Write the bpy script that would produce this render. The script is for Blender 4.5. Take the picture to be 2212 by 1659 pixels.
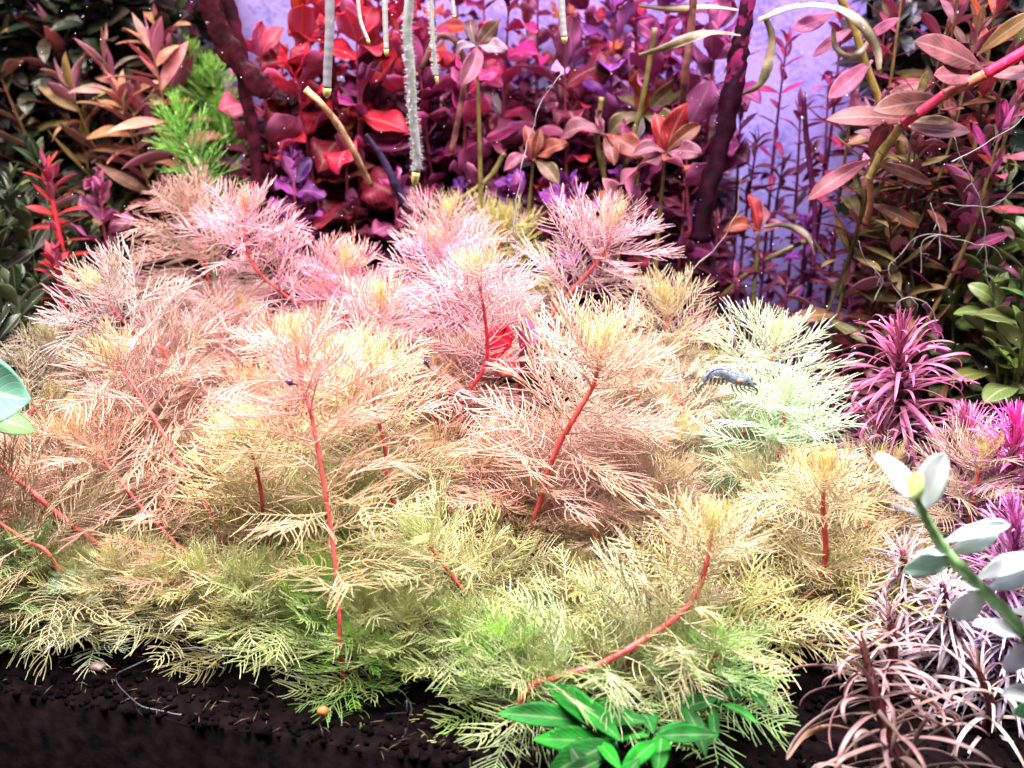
import bpy, math, random
import numpy as np
from mathutils import Vector, Matrix, noise

random.seed(7); np.random.seed(7)
for o in list(bpy.data.objects): bpy.data.objects.remove(o)
SC = bpy.context.scene; COL = SC.collection
R = math.radians

# ------------------------------------------------------------------ camera, lamps, exposure
PITCH = 22.0; CZ = 0.32; FPX = 2372.0          # FPX: focal length counted on a 2212 x 1659 picture
cam = bpy.data.cameras.new('camera'); camo = bpy.data.objects.new('camera', cam); COL.objects.link(camo)
camo.location = (0, 0, CZ); camo.rotation_euler = (R(90 - PITCH), 0, 0)
cam.sensor_width = 36; cam.lens = FPX / 2212 * 36; cam.clip_start = .01; cam.clip_end = 50
cam.dof.use_dof = True; cam.dof.focus_distance = .56; cam.dof.aperture_fstop = 8.5
SC.camera = camo

W = bpy.data.worlds.new("World"); SC.world = W; W.use_nodes = True
W.node_tree.nodes['Background'].inputs[0].default_value = (.50, .42, .50, 1)
W.node_tree.nodes['Background'].inputs[1].default_value = .22
SC.view_settings.view_transform = 'Standard'; SC.view_settings.look = 'None'
SC.view_settings.exposure = 0.0; SC.view_settings.gamma = 1
SC.cycles.max_bounces = 7; SC.cycles.diffuse_bounces = 3; SC.cycles.glossy_bounces = 2
SC.cycles.transmission_bounces = 3; SC.cycles.transparent_max_bounces = 6

def area(name, loc, size, power, col, aim, spread=180):
    l = bpy.data.lights.new(name, 'AREA'); l.shape = 'RECTANGLE'; l.size, l.size_y = size
    l.energy = power; l.color = col; l.spread = R(spread)
    o = bpy.data.objects.new(name, l); COL.objects.link(o); o.location = loc
    d = Vector(aim) - Vector(loc); o.rotation_euler = d.to_track_quat('-Z', 'Y').to_euler()
# the LED bars over the tank
area('lamp_front', (0.0, .445, .62), (.80, .08), 12.5, (1, .94, .97), (0, .485, 0), 95)
area('lamp_rear', (-.02, .74, .52), (.50, .07), 2.5, (1, .52, .70), (0, .84, 0), 130)
area('lamp_rear_blue', (.25, .74, .54), (.45, .06), 2.3, (.78, .66, 1), (.22, .86, .05), 130)
area('lamp_rear_left', (-.36, .72, .54), (.26, .06), 2.3, (1, .92, .8), (-.38, .85, 0), 130)

# ------------------------------------------------------------------ geometry helpers
SP, CP = math.sin(R(PITCH)), math.cos(R(PITCH))
def P(u, v, y):
    """point of the tank seen at picture place (u, v) and standing at depth y"""
    cx = (u - 1106) / FPX; cy = -(v - 829.5) / FPX
    d = Vector((cx, cy * SP + CP, cy * CP - SP)); t = y / d.y
    return Vector((0, 0, CZ)) + d * t
def PZ(u, v, z=0):
    cx = (u - 1106) / FPX; cy = -(v - 829.5) / FPX
    d = Vector((cx, cy * SP + CP, cy * CP - SP)); t = (z - CZ) / d.z
    return Vector((0, 0, CZ)) + d * t
def proj(p):
    q = p - Vector((0, 0, CZ)); f = q.y * CP - q.z * SP; up = q.y * SP + q.z * CP
    return 1106 + FPX * q.x / f, 829.5 - FPX * up / f

def lin(c):
    return tuple(((x / 255) / 12.92 if x / 255 <= .04045 else ((x / 255 + .055) / 1.055) ** 2.4) for x in c)

class MB:
    def __init__(s): s.v = []; s.f = []; s.m = []; s.uv = []
    def tube(s, pts, rad, n=5, mat=0, cap=True):
        base = len(s.v); k = len(pts); pts = [Vector(p) for p in pts]
        t0 = (pts[1] - pts[0]).normalized()
        a = t0.orthogonal().normalized()
        for i, p in enumerate(pts):
            t = (pts[min(i + 1, k - 1)] - pts[max(i - 1, 0)])
            t = t.normalized() if t.length > 1e-9 else t0
            a = (a - t * a.dot(t)); a = a.normalized() if a.length > 1e-6 else t.orthogonal().normalized()
            b = t.cross(a); r = rad[i] if hasattr(rad, '__len__') else rad
            for j in range(n):
                th = 2 * math.pi * j / n
                s.v.append(tuple(p + (a * math.cos(th) + b * math.sin(th)) * r))
        for i in range(k - 1):
            for j in range(n):
                q = (base + i * n + j, base + i * n + (j + 1) % n, base + (i + 1) * n + (j + 1) % n, base + (i + 1) * n + j)
                s.f.append(q); s.m.append(mat)
        if cap:
            s.f.append(tuple(base + j for j in reversed(range(n)))); s.m.append(mat)
            s.f.append(tuple(base + (k - 1) * n + j for j in range(n))); s.m.append(mat)
    def ell(s, c, r, nu=10, nv=6, mat=0, rot=None, bump=0):
        base = len(s.v); c = Vector(c)
        for i in range(nv + 1):
            ph = math.pi * i / nv
            for j in range(nu):
                th = 2 * math.pi * j / nu
                q = Vector((math.sin(ph) * math.cos(th) * r[0], math.sin(ph) * math.sin(th) * r[1], math.cos(ph) * r[2]))
                if bump: q *= 1 + bump * noise.noise(q * (2.2 / max(r)) + c * 300)
                if rot: q = rot @ q
                s.v.append(tuple(c + q))
        for i in range(nv):
            for j in range(nu):
                s.f.append((base + i * nu + j, base + (i + 1) * nu + j, base + (i + 1) * nu + (j + 1) % nu, base + i * nu + (j + 1) % nu)); s.m.append(mat)
    def mesh(s, name, mats, smooth=True, uvs=None):
        me = bpy.data.meshes.new(name); me.from_pydata(s.v, [], s.f)
        for m in mats: me.materials.append(m)
        me.polygons.foreach_set('material_index', s.m)
        if smooth: me.polygons.foreach_set('use_smooth', [True] * len(s.f))
        if uvs:
            l = me.uv_layers.new(name='UVMap'); vi = np.empty(len(me.loops), int); me.loops.foreach_get('vertex_index', vi)
            l.data.foreach_set('uv', np.array(uvs)[vi].ravel())
        me.update(); return me

def link(name, data, parent=None, mat=None, color=None):
    o = bpy.data.objects.new(name, data); COL.objects.link(o)
    if parent: o.parent = parent
    if mat is not None: o.matrix_basis = mat
    if color: o.color = (*color[:3], 1)
    return o
LABELS = {}
def tag(o, label, cat, group=None):
    if label in LABELS and not group == LABELS[label]: print('DUP LABEL', label)
    LABELS[label] = group
    o['label'] = label; o['category'] = cat
    if group: o['group'] = group
    return o
def thing(name, loc, label, cat, group=None):
    return tag(link(name, None, mat=Matrix.Translation(loc)), label, cat, group)
def kind(o, k): o['kind'] = k; return o
def spline(pts, n):
    pts = [Vector(p) for p in pts]
    if len(pts) == 2: return [pts[0].lerp(pts[1], i / n) for i in range(n + 1)]
    q = [pts[0] * 2 - pts[1]] + pts + [pts[-1] * 2 - pts[-2]]
    out = []; m = len(pts) - 1
    for i in range(n + 1):
        x = min(i / n * m, m - 1e-6); k = int(x); t = x - k
        a, b, c, d = q[k:k + 4]
        out.append(.5 * ((2 * b) + (c - a) * t + (2 * a - 5 * b + 4 * c - d) * t * t + (3 * b - a - 3 * c + d) * t ** 3))
    return out
def U(a, b): return random.uniform(a, b)
def jit(c, a=.08, b=.05):
    k = 1 + U(-a, a); return tuple(max(0, x * k * (1 + U(-b, b))) for x in c[:3])
def mix(a, b, t): return tuple(x * (1 - t) + y * t for x, y in zip(a, b))

# ------------------------------------------------------------------ materials
def nt(name):
    m = bpy.data.materials.new(name); m.use_nodes = True; t = m.node_tree; t.nodes.clear()
    return m, t, t.nodes.new, t.links.new
def plant_mat(name, rough=.4, trans=.3, spec=.5, tint=None, veins=0, mottle=.25, nscale=60, fixed=None, bump=.15):
    """leaf and stem tissue: the colour is the object's own, mottled by noise, with midrib and side veins"""
    m, t, N, L = nt(name)
    out = N('ShaderNodeOutputMaterial'); oi = N('ShaderNodeObjectInfo'); col = oi.outputs['Color']
    if fixed:
        rgb = N('ShaderNodeRGB'); rgb.outputs[0].default_value = (*fixed, 1); col = rgb.outputs[0]
    tc = N('ShaderNodeTexCoord')
    ad = N('ShaderNodeVectorMath'); ad.operation = 'ADD'; L(tc.outputs['Object'], ad.inputs[0])
    rv = N('ShaderNodeCombineXYZ'); L(oi.outputs['Random'], rv.inputs[0]); L(rv.outputs[0], ad.inputs[1])
    no = N('ShaderNodeTexNoise'); no.inputs['Scale'].default_value = nscale; no.inputs['Detail'].default_value = 3; L(ad.outputs[0], no.inputs['Vector'])
    mr = N('ShaderNodeMapRange'); mr.inputs[1].default_value = .3; mr.inputs[2].default_value = .7
    mr.inputs[3].default_value = 1 - mottle; mr.inputs[4].default_value = 1 + mottle; L(no.outputs[0], mr.inputs[0])
    mu = N('ShaderNodeVectorMath'); mu.operation = 'SCALE'; L(col, mu.inputs[0]); L(mr.outputs[0], mu.inputs['Scale'])
    c = mu.outputs[0]
    if tint:
        mx = N('ShaderNodeMix'); mx.data_type = 'RGBA'; mx.inputs[0].default_value = tint[3]
        L(c, mx.inputs[6]); mx.inputs[7].default_value = (*tint[:3], 1); c = mx.outputs[2]
    hgt = no.outputs[0]
    if veins:
        uv = N('ShaderNodeSeparateXYZ'); L(tc.outputs['UV'], uv.inputs[0])
        # midrib
        a = N('ShaderNodeMath'); a.operation = 'SUBTRACT'; L(uv.outputs[1], a.inputs[0]); a.inputs[1].default_value = .5
        b = N('ShaderNodeMath'); b.operation = 'ABSOLUTE'; L(a.outputs[0], b.inputs[0])
        rib = N('ShaderNodeMapRange'); rib.inputs[1].default_value = .02; rib.inputs[2].default_value = .07; rib.inputs[3].default_value = 1; rib.inputs[4].default_value = 0; L(b.outputs[0], rib.inputs[0])
        # side veins: stripes over (u - |v| * k)
        k = N('ShaderNodeMath'); k.operation = 'MULTIPLY'; L(b.outputs[0], k.inputs[0]); k.inputs[1].default_value = -.55
        s = N('ShaderNodeMath'); s.operation = 'ADD'; L(uv.outputs[0], s.inputs[0]); L(k.outputs[0], s.inputs[1])
        f = N('ShaderNodeMath'); f.operation = 'MULTIPLY'; L(s.outputs[0], f.inputs[0]); f.inputs[1].default_value = 70
        sn = N('ShaderNodeMath'); sn.operation = 'SINE'; L(f.outputs[0], sn.inputs[0])
        vm = N('ShaderNodeMapRange'); vm.inputs[1].default_value = .75; vm.inputs[2].default_value = 1; vm.inputs[3].default_value = 0; vm.inputs[4].default_value = .45; L(sn.outputs[0], vm.inputs[0])
        mxv = N('ShaderNodeMath'); mxv.operation = 'MAXIMUM'; L(rib.outputs[0], mxv.inputs[0]); L(vm.outputs[0], mxv.inputs[1])
        fa = N('ShaderNodeMath'); fa.operation = 'MULTIPLY'; L(mxv.outputs[0], fa.inputs[0]); fa.inputs[1].default_value = veins
        li = N('ShaderNodeMix'); li.data_type = 'RGBA'; L(fa.outputs[0], li.inputs[0]); L(c, li.inputs[6])
        br = N('ShaderNodeMix'); br.data_type = 'RGBA'; br.inputs[0].default_value = .45; L(c, br.inputs[6]); br.inputs[7].default_value = (.9, .75, .6, 1)
        L(br.outputs[2], li.inputs[7]); c = li.outputs[2]
        hs = N('ShaderNodeMath'); hs.operation = 'SUBTRACT'; L(no.outputs[0], hs.inputs[0]); L(mxv.outputs[0], hs.inputs[1]); hgt = hs.outputs[0]
    pb = N('ShaderNodeBsdfPrincipled'); L(c, pb.inputs['Base Color']); pb.inputs['Roughness'].default_value = rough
    pb.inputs['Specular IOR Level'].default_value = spec
    if bump:
        bp = N('ShaderNodeBump'); bp.inputs['Strength'].default_value = bump; bp.inputs['Distance'].default_value = .0006; L(hgt, bp.inputs['Height']); L(bp.outputs[0], pb.inputs['Normal'])
    if trans:
        tr = N('ShaderNodeBsdfTranslucent'); L(c, tr.inputs[0])
        ms = N('ShaderNodeMixShader'); ms.inputs[0].default_value = trans; L(pb.outputs[0], ms.inputs[1]); L(tr.outputs[0], ms.inputs[2]); L(ms.outputs[0], out.inputs[0])
    else: L(pb.outputs[0], out.inputs[0])
    return m
M_feather = plant_mat('feather_leaf', rough=.33, trans=.36, spec=1.0, mottle=.16, nscale=90, bump=0)
M_stem = plant_mat('stem_skin', rough=.42, trans=.2, mottle=.5, nscale=140, bump=.5)
M_top = plant_mat('leaf_upper', rough=.42, spec=.3, trans=.42, veins=.26, mottle=.45, nscale=120)
M_under = plant_mat('leaf_underside', rough=.5, trans=.36, veins=.35, mottle=.2, tint=(.62, .16, .42, .55))
M_gtop = plant_mat('green_leaf_upper', rough=.38, trans=.35, veins=.35, mottle=.3)
M_gunder = plant_mat('green_leaf_underside', rough=.55, trans=.35, veins=.2, tint=(.5, .6, .3, .3))
M_pale = plant_mat('pale_leaf', rough=.5, trans=.6, veins=.3, mottle=.14, spec=.4)
M_strap = plant_mat('strap_leaf', rough=.36, trans=.25, veins=0, mottle=.25, nscale=120)
M_wood = plant_mat('wet_bark', rough=.5, trans=0, mottle=.85, nscale=110, bump=1.0, spec=.15)
M_root = plant_mat('root_skin', rough=.5, trans=.25, mottle=.15, nscale=150)
M_dry = plant_mat('dead_leaf', rough=.6, trans=.2, mottle=.5, nscale=110, bump=.6)
M_shell = plant_mat('snail_shell', rough=.15, trans=0, mottle=.3, nscale=500)

def shrimp_mat():
    m, t, N, L = nt('shrimp_shell'); out = N('ShaderNodeOutputMaterial'); oi = N('ShaderNodeObjectInfo')
    tc = N('ShaderNodeTexCoord'); no = N('ShaderNodeTexNoise'); no.inputs['Scale'].default_value = 420; L(tc.outputs['Object'], no.inputs[0])
    cr = N('ShaderNodeMapRange'); cr.inputs[1].default_value = .35; cr.inputs[2].default_value = .65; cr.inputs[3].default_value = .55; cr.inputs[4].default_value = 1.3; L(no.outputs[0], cr.inputs[0])
    sc = N('ShaderNodeVectorMath'); sc.operation = 'SCALE'; L(oi.outputs['Color'], sc.inputs[0]); L(cr.outputs[0], sc.inputs['Scale'])
    pb = N('ShaderNodeBsdfPrincipled'); L(sc.outputs[0], pb.inputs['Base Color']); pb.inputs['Roughness'].default_value = .2
    tp = N('ShaderNodeBsdfTransparent'); tp.inputs[0].default_value = (.82, .88, .95, 1)
    ms = N('ShaderNodeMixShader'); ms.inputs[0].default_value = .32; L(pb.outputs[0], ms.inputs[1]); L(tp.outputs[0], ms.inputs[2]); L(ms.outputs[0], out.inputs[0]); return m
M_shrimp = shrimp_mat()

def soil_mat(name, base, var):
    m, t, N, L = nt(name); out = N('ShaderNodeOutputMaterial'); tc = N('ShaderNodeTexCoord'); oi = N('ShaderNodeNewGeometry')
    no = N('ShaderNodeTexNoise'); no.inputs['Scale'].default_value = 160; no.inputs['Detail'].default_value = 5; L(tc.outputs['Object'], no.inputs[0])
    cr = N('ShaderNodeValToRGB'); cr.color_ramp.elements[0].position = .3; cr.color_ramp.elements[0].color = (*base, 1)
    cr.color_ramp.elements[1].position = .75; cr.color_ramp.elements[1].color = (*var, 1); L(no.outputs[0], cr.inputs[0])
    hs = N('ShaderNodeHueSaturation'); L(cr.outputs[0], hs.inputs['Color'])
    mr = N('ShaderNodeMapRange'); mr.inputs[3].default_value = .4; mr.inputs[4].default_value = 1.7; L(oi.outputs['Random Per Island'], mr.inputs[0]); L(mr.outputs[0], hs.inputs['Value'])
    pb = N('ShaderNodeBsdfPrincipled'); L(hs.outputs[0], pb.inputs['Base Color']); pb.inputs['Roughness'].default_value = .9; pb.inputs['Specular IOR Level'].default_value = .02
    bp = N('ShaderNodeBump'); bp.inputs['Strength'].default_value = .7; bp.inputs['Distance'].default_value = .001; L(no.outputs[0], bp.inputs['Height']); L(bp.outputs[0], pb.inputs['Normal'])
    L(pb.outputs[0], out.inputs[0]); return m
M_soil = soil_mat('aqua_soil', (.0006, .0004, .0006), (.006, .0033, .0035))
def wall_mat():
    m, t, N, L = nt('lavender_backing'); out = N('ShaderNodeOutputMaterial'); tc = N('ShaderNodeTexCoord')
    n1 = N('ShaderNodeTexNoise'); n1.inputs['Scale'].default_value = 260; n1.inputs['Detail'].default_value = 4; L(tc.outputs['Object'], n1.inputs[0])
    n2 = N('ShaderNodeTexNoise'); n2.inputs['Scale'].default_value = 28; n2.inputs['Detail'].default_value = 3; L(tc.outputs['Object'], n2.inputs[0])
    ad = N('ShaderNodeMath'); ad.operation = 'ADD'; L(n1.outputs[0], ad.inputs[0]); L(n2.outputs[0], ad.inputs[1])
    cr = N('ShaderNodeValToRGB'); cr.color_ramp.elements[0].position = .75; cr.color_ramp.elements[0].color = (.20, .19, .50, 1)
    cr.color_ramp.elements[1].position = 1.25; cr.color_ramp.elements[1].color = (.36, .34, .72, 1)
    hf = N('ShaderNodeMath'); hf.operation = 'MULTIPLY'; hf.inputs[1].default_value = 1.0; L(ad.outputs[0], hf.inputs[0]); L(hf.outputs[0], cr.inputs[0])
    pb = N('ShaderNodeBsdfPrincipled'); L(cr.outputs[0], pb.inputs['Base Color']); pb.inputs['Roughness'].default_value = .7
    bp = N('ShaderNodeBump'); bp.inputs['Strength'].default_value = .6; bp.inputs['Distance'].default_value = .001; L(n1.outputs[0], bp.inputs['Height']); L(bp.outputs[0], pb.inputs['Normal'])
    L(pb.outputs[0], out.inputs[0]); return m
M_wall = wall_mat()

# ------------------------------------------------------------------ the tank: back wall and soil bed
GA = PZ(0, 1478, 0); GB = PZ(1100, 1650, 0)
FD = (GB - GA).normalized()                       # the direction of the front glass
FN = Vector((-FD.y, FD.x, 0))                     # into the tank
if FN.y < 0: FN = -FN
def bed(a, b):                                    # a along the glass from GA, b into the tank
    p = GA + FD * a + FN * b
    h = .004 * noise.noise(Vector((a * 14, b * 14, 1))) + .0022 * noise.noise(Vector((a * 60, b * 60, 5)))
    h += -.005 - .012 * max(0, min(1, (a - .25) / .2)) + .05 * max(0, b - .12)
    return Vector((p.x, p.y, h))
def ground_z(x, y):
    q = Vector((x, y, 0)) - GA; q.z = 0; return bed(q.dot(FD), q.dot(FN)).z
m = MB(); na, nb = 150, 110
for j in range(nb + 1):
    for i in range(na + 1):
        m.v.append(tuple(bed(-.35 + 1.15 * i / na, .75 * (j / nb) ** 1.4)))
for j in range(nb):
    for i in range(na):
        a = j * (na + 1) + i; m.f.append((a, a + 1, a + na + 2, a + na + 1)); m.m.append(0)
# the side of the bed seen through the front glass
b0 = len(m.v)
for i in range(na + 1):
    p = m.v[i]; m.v.append((p[0], p[1], -.14))
for i in range(na): m.f.append((i, b0 + i, b0 + i + 1, i + 1)); m.m.append(0)
kind(link('substrate', m.mesh('substrate', [M_soil])), 'structure')

g = MB()
ico = []
for k in range(3400):
    a = U(-.2, .62); b = U(0, 1) ** 1.5 * .11
    p = bed(a, b); r = U(.0006, .0021)
    g.ell(p + Vector((0, 0, r * .4)), (r, r * U(.8, 1.1), r * U(.7, 1)), 6, 4, bump=.6)
kind(link('soil_granules', g.mesh('soil_granules', [M_soil])), 'stuff')

w = MB(); nx, nz = 60, 30
wa = Vector((-.75, .95 + .75 * .22, 0)); wd = Vector((1, -.22, 0))
for j in range(nz + 1):
    for i in range(nx + 1):
        p = wa + wd * (1.5 * i / nx); z = -.05 + .6 * j / nz
        w.v.append((p.x, p.y + .003 * noise.noise(Vector((p.x * 9, z * 9, 0))), z))
for j in range(nz):
    for i in range(nx):
        a = j * (nx + 1) + i; w.f.append((a, a + 1, a + nx + 2, a + nx + 1)); w.m.append(0)
kind(link('back_wall', w.mesh('back_wall', [M_wall])), 'structure')

# ------------------------------------------------------------------ leaf meshes (shared between alike leaves)
def feather(L=.04, pairs=12, plen=.42, ang=(62, 30), arch=0, curl=.5, vee=.15, r=.00031, seed=0, pr=.9):
    rnd = random.Random(seed); m = MB(); n = 9
    pts = []; p = Vector((0, 0, 0)); th = arch * .4
    for i in range(n + 1):
        pts.append(p.copy()); th -= arch / n
        p = p + Vector((math.cos(th), .22 * math.sin(i * .35 + seed * 1.3), math.sin(th))) * (L / n)
    m.tube(pts, [r * 1.35 * (1 - .55 * i / n) for i in range(n + 1)], 5)
    for i in range(pairs):
        t = .12 + .82 * (i + .5) / pairs
        for sgn in (-1, 1):
            tt = min(.98, t + (.02 if sgn > 0 else -.02) + rnd.uniform(-.012, .012)); x = tt * n; k = min(int(x), n - 1)
            base = pts[k].lerp(pts[k + 1], x - k); tan = (pts[k + 1] - pts[k]).normalized()
            nor = Vector((-tan.z, 0, tan.x)); side = Vector((0, sgn, 0))
            a = R(ang[0] + (ang[1] - ang[0]) * tt + rnd.uniform(-13, 13))
            ln = L * plen * (math.sin(math.pi * (.12 + .80 * tt)) ** .75) * rnd.uniform(.68, 1.12)
            v = vee + rnd.uniform(-.3, .3); q = base.copy(); pp = [q.copy()]
            cu = curl * rnd.uniform(.5, 1.5) ; dz = 0
            for s in range(4):
                aa = a - cu * s / 4 * .6
                d = tan * math.cos(aa) + side * math.sin(aa) + nor * (v + dz); dz -= .07 * arch
                q = q + d.normalized() * ln / 4; pp.append(q.copy())
            m.tube(pp, [r * pr, r * pr, r * pr, r * pr * .9, r * pr * .6], 4, cap=False)
    # end filament
    return m.mesh('feather_leaf', [M_feather])
FE_YOUNG = [feather(L=.03, pairs=10, plen=.46, ang=(54, 26), arch=-.25, curl=.6, vee=.25, seed=i, r=.00023) for i in range(6)]
FE_MID = [feather(L=.04, pairs=12, plen=.47, ang=(68, 38), arch=[-.3, .3, .6, 0, -.5, .5, .9, -.1][i], curl=[.7, 1.2, .4, 1.6][i % 4], vee=[.15, .4, -.1, .25][i % 4], seed=20 + i, r=.00026) for i in range(8)]
FE_OLD = [feather(L=.04, pairs=12, plen=.50, ang=(72, 40), arch=[.9, .3, -.4, 1.1, .1, 1.4, -.2, .6][i], curl=[.9, 1.6, .5, 2.2][i % 4], vee=[0, .4, -.25, .2][i % 4], seed=40 + i, r=.00024) for i in range(8)]
FE_NEEDLE = [feather(L=.03, pairs=4, plen=.55, ang=(36, 18), arch=.2, curl=.2, vee=.2, seed=60 + i, r=.00042) for i in range(4)]

def blade(L=.03, W=.016, n=10, mm=6, peak=.5, power=.8, arch=.5, arch0=.15, fold=.15, wave=.0, twist=0, curl=0, th=.00035, petiole=.06, mats=None, seed=0, name='broad_leaf'):
    rnd = random.Random(seed); m = MB(); uv = []
    cen = []; p = Vector((0, 0, 0)); a = arch0
    for i in range(n + 1):
        t = i / n; cen.append((p.copy(), a)); aa = arch / n * (1 + 0 * t) + (curl / n * 3 * max(0, t - .66) * 3)
        a -= aa; p = p + Vector((math.cos(a), 0, math.sin(a))) * (L / n)
    ph = rnd.uniform(0, 6)
    for side in (1, -1):
        for i in range(n + 1):
            t = i / n; c, a = cen[i]
            tp = t ** (math.log(.5) / math.log(peak))
            wdt = W * .5 * max(0, math.sin(math.pi * min(max(tp, 0), 1))) ** power
            wdt = max(wdt, W * (.05 if t < .5 else .02)) if t < .985 else W * .012
            if t < petiole: wdt = min(wdt, W * .07)
            nor = Vector((-math.sin(a), 0, math.cos(a)))
            tw = twist * t; sd = Vector((0, 1, 0)) * math.cos(tw) + nor * math.sin(tw); nn = nor * math.cos(tw) - Vector((0, 1, 0)) * math.sin(tw)
            for j in range(mm + 1):
                s = j / mm * 2 - 1
                w_ = wave * math.sin(t * 11 + ph + (1.7 if s > 0 else 0)) * abs(s) ** 1.5 * W * min(1, 3 * t)
                q = c + sd * (s * wdt) + nn * (fold * abs(s) ** 1.4 * wdt + w_ + side * th * .5 * (1 - .7 * abs(s)))
                m.v.append(tuple(q)); uv.append((t, j / mm))
    K = (n + 1) * (mm + 1)
    for i in range(n):
        for j in range(mm):
            a = i * (mm + 1) + j; b = a + mm + 1
            m.f.append((a, b, b + 1, a + 1)); m.m.append(0)
            m.f.append((K + a, K + a + 1, K + b + 1, K + b)); m.m.append(1)
        for j in (0, mm):
            a = i * (mm + 1) + j; b = a + mm + 1
            m.f.append((a, K + a, K + b, b) if j == 0 else (a, b, K + b, K + a)); m.m.append(0)
    return m.mesh(name, mats or [M_top, M_under], uvs=uv)
LUD = [blade(W=[.017, .020, .015, .019, .016, .021][i], peak=[.52, .5, .56, .48, .56, .52][i], power=.6, arch=[.5, 1.0, .2, 1.4, -.5, .8][i],
             fold=[.25, .1, .35, .2, .3, -.1][i], wave=[.10, .16, .07, .18, .10, .2][i], twist=[.2, -.4, .5, 0, -.3, .6][i], seed=i, petiole=.1) for i in range(6)]
LUDW = [blade(W=[.012, .014, .011, .0135, .012][i], n=16, mm=8, peak=[.58, .5, .62, .55, .5][i], power=.8, arch=[.9, -.6, 1.3, .5, 1.7][i], fold=[.4, .2, .5, .1, .35][i], wave=[.12, .16, .08, .18, .14][i], twist=[.7, -.9, .4, 1.1, -.6][i], seed=110 + i, petiole=.12) for i in range(5)]
LAN = [blade(L=.035, W=[.009, .0105, .008, .0095][i], peak=.45, power=.9, arch=[.4, .8, -.2, 1.1][i], fold=.25, wave=.03, twist=[.2, -.3, .1, .4][i], seed=10 + i) for i in range(4)]
AMM = [blade(L=.04, W=[.0105, .012, .010][i], n=14, mm=8, peak=.58, power=.72, arch=[.35, -.25, .7][i], fold=.16, wave=.02, twist=[.1, -.2, .3][i], seed=20 + i, petiole=.02) for i in range(3)]
SML = [blade(L=.016, W=[.006, .007, .005][i], n=6, mm=4, peak=.5, arch=[.4, .9, .1][i], fold=.2, seed=30 + i) for i in range(3)]
GRN = [blade(L=.03, W=[.0135, .015, .012, .0145][i], n=12, mm=8, peak=.56, power=.75, arch=[.5, .9, .2, 1.2][i], fold=[.2, .12, .3, .15][i], wave=.03, twist=[.1, -.25, .3, 0][i], mats=[M_gtop, M_gunder], seed=40 + i) for i in range(4)]
PAL = [blade(L=.03, W=[.0135, .0155, .012][i], n=14, mm=8, peak=[.60, .58, .55][i], power=.62, arch=[.3, .6, -.2][i], fold=[.22, .3, .15][i], th=.0004, wave=.05, twist=[.25, -.3, .15][i], petiole=.0, mats=[M_pale, M_pale], seed=50 + i) for i in range(3)]
STR = [blade(L=.05, W=[.0026, .0030, .0022, .0028, .0032][i], n=20, mm=3, peak=.4, power=.35, arch=[.7, 1.3, 1.0, .4, 1.6][i], curl=[1.2, 3.2, .4, 4.2, .2][i], twist=[.5, -.8, 1.0, -.4, .7][i], fold=.25, th=.0006, mats=[M_strap, M_strap], seed=60 + i, petiole=0, name='strap_leaf') for i in range(5)]
STS = [blade(L=.05, W=[.0026, .0028, .0030][i], n=12, mm=3, peak=.4, power=.35, arch=[.2, .45, -.15][i], curl=[.6, 1.8, .2][i], fold=.3, th=.0006, mats=[M_strap, M_strap], seed=70 + i, petiole=0, name='strap_leaf') for i in range(3)]

def orient(d, up):
    d = d.normalized(); z = up - d * up.dot(d)
    if z.length < 1e-4: z = d.orthogonal()
    z.normalize(); y = z.cross(d)
    return Matrix((d, y, z)).transposed()
def put(mesh, name, parent, base, d, up, scale, color, sy=1):
    rot = orient(d, up).to_4x4()
    M = Matrix.Translation(base - parent.location) @ rot @ Matrix.Diagonal((scale, scale * sy, scale, 1))
    return link(name, mesh, parent, M, color)
LEN0 = {id(x): .04 for x in FE_MID + FE_OLD + AMM}
for x in FE_YOUNG + FE_NEEDLE + LUD + GRN + PAL: LEN0[id(x)] = .03
for x in LAN: LEN0[id(x)] = .035
for x in SML: LEN0[id(x)] = .016
for x in STR + STS: LEN0[id(x)] = .05

def stem_mesh(pts, r, nodes=None, n=7, taper=.55, name='stem'):
    k = len(pts); rad = []
    for i in range(k):
        f = min(1, taper + (1 - taper) * i / k * 3)
        rad.append(r * f * (1 + (.14 if nodes and i % nodes == 0 else 0)))
    m = MB(); m.tube([p for p in pts], rad, n); return m.mesh(name, [M_stem])

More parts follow.
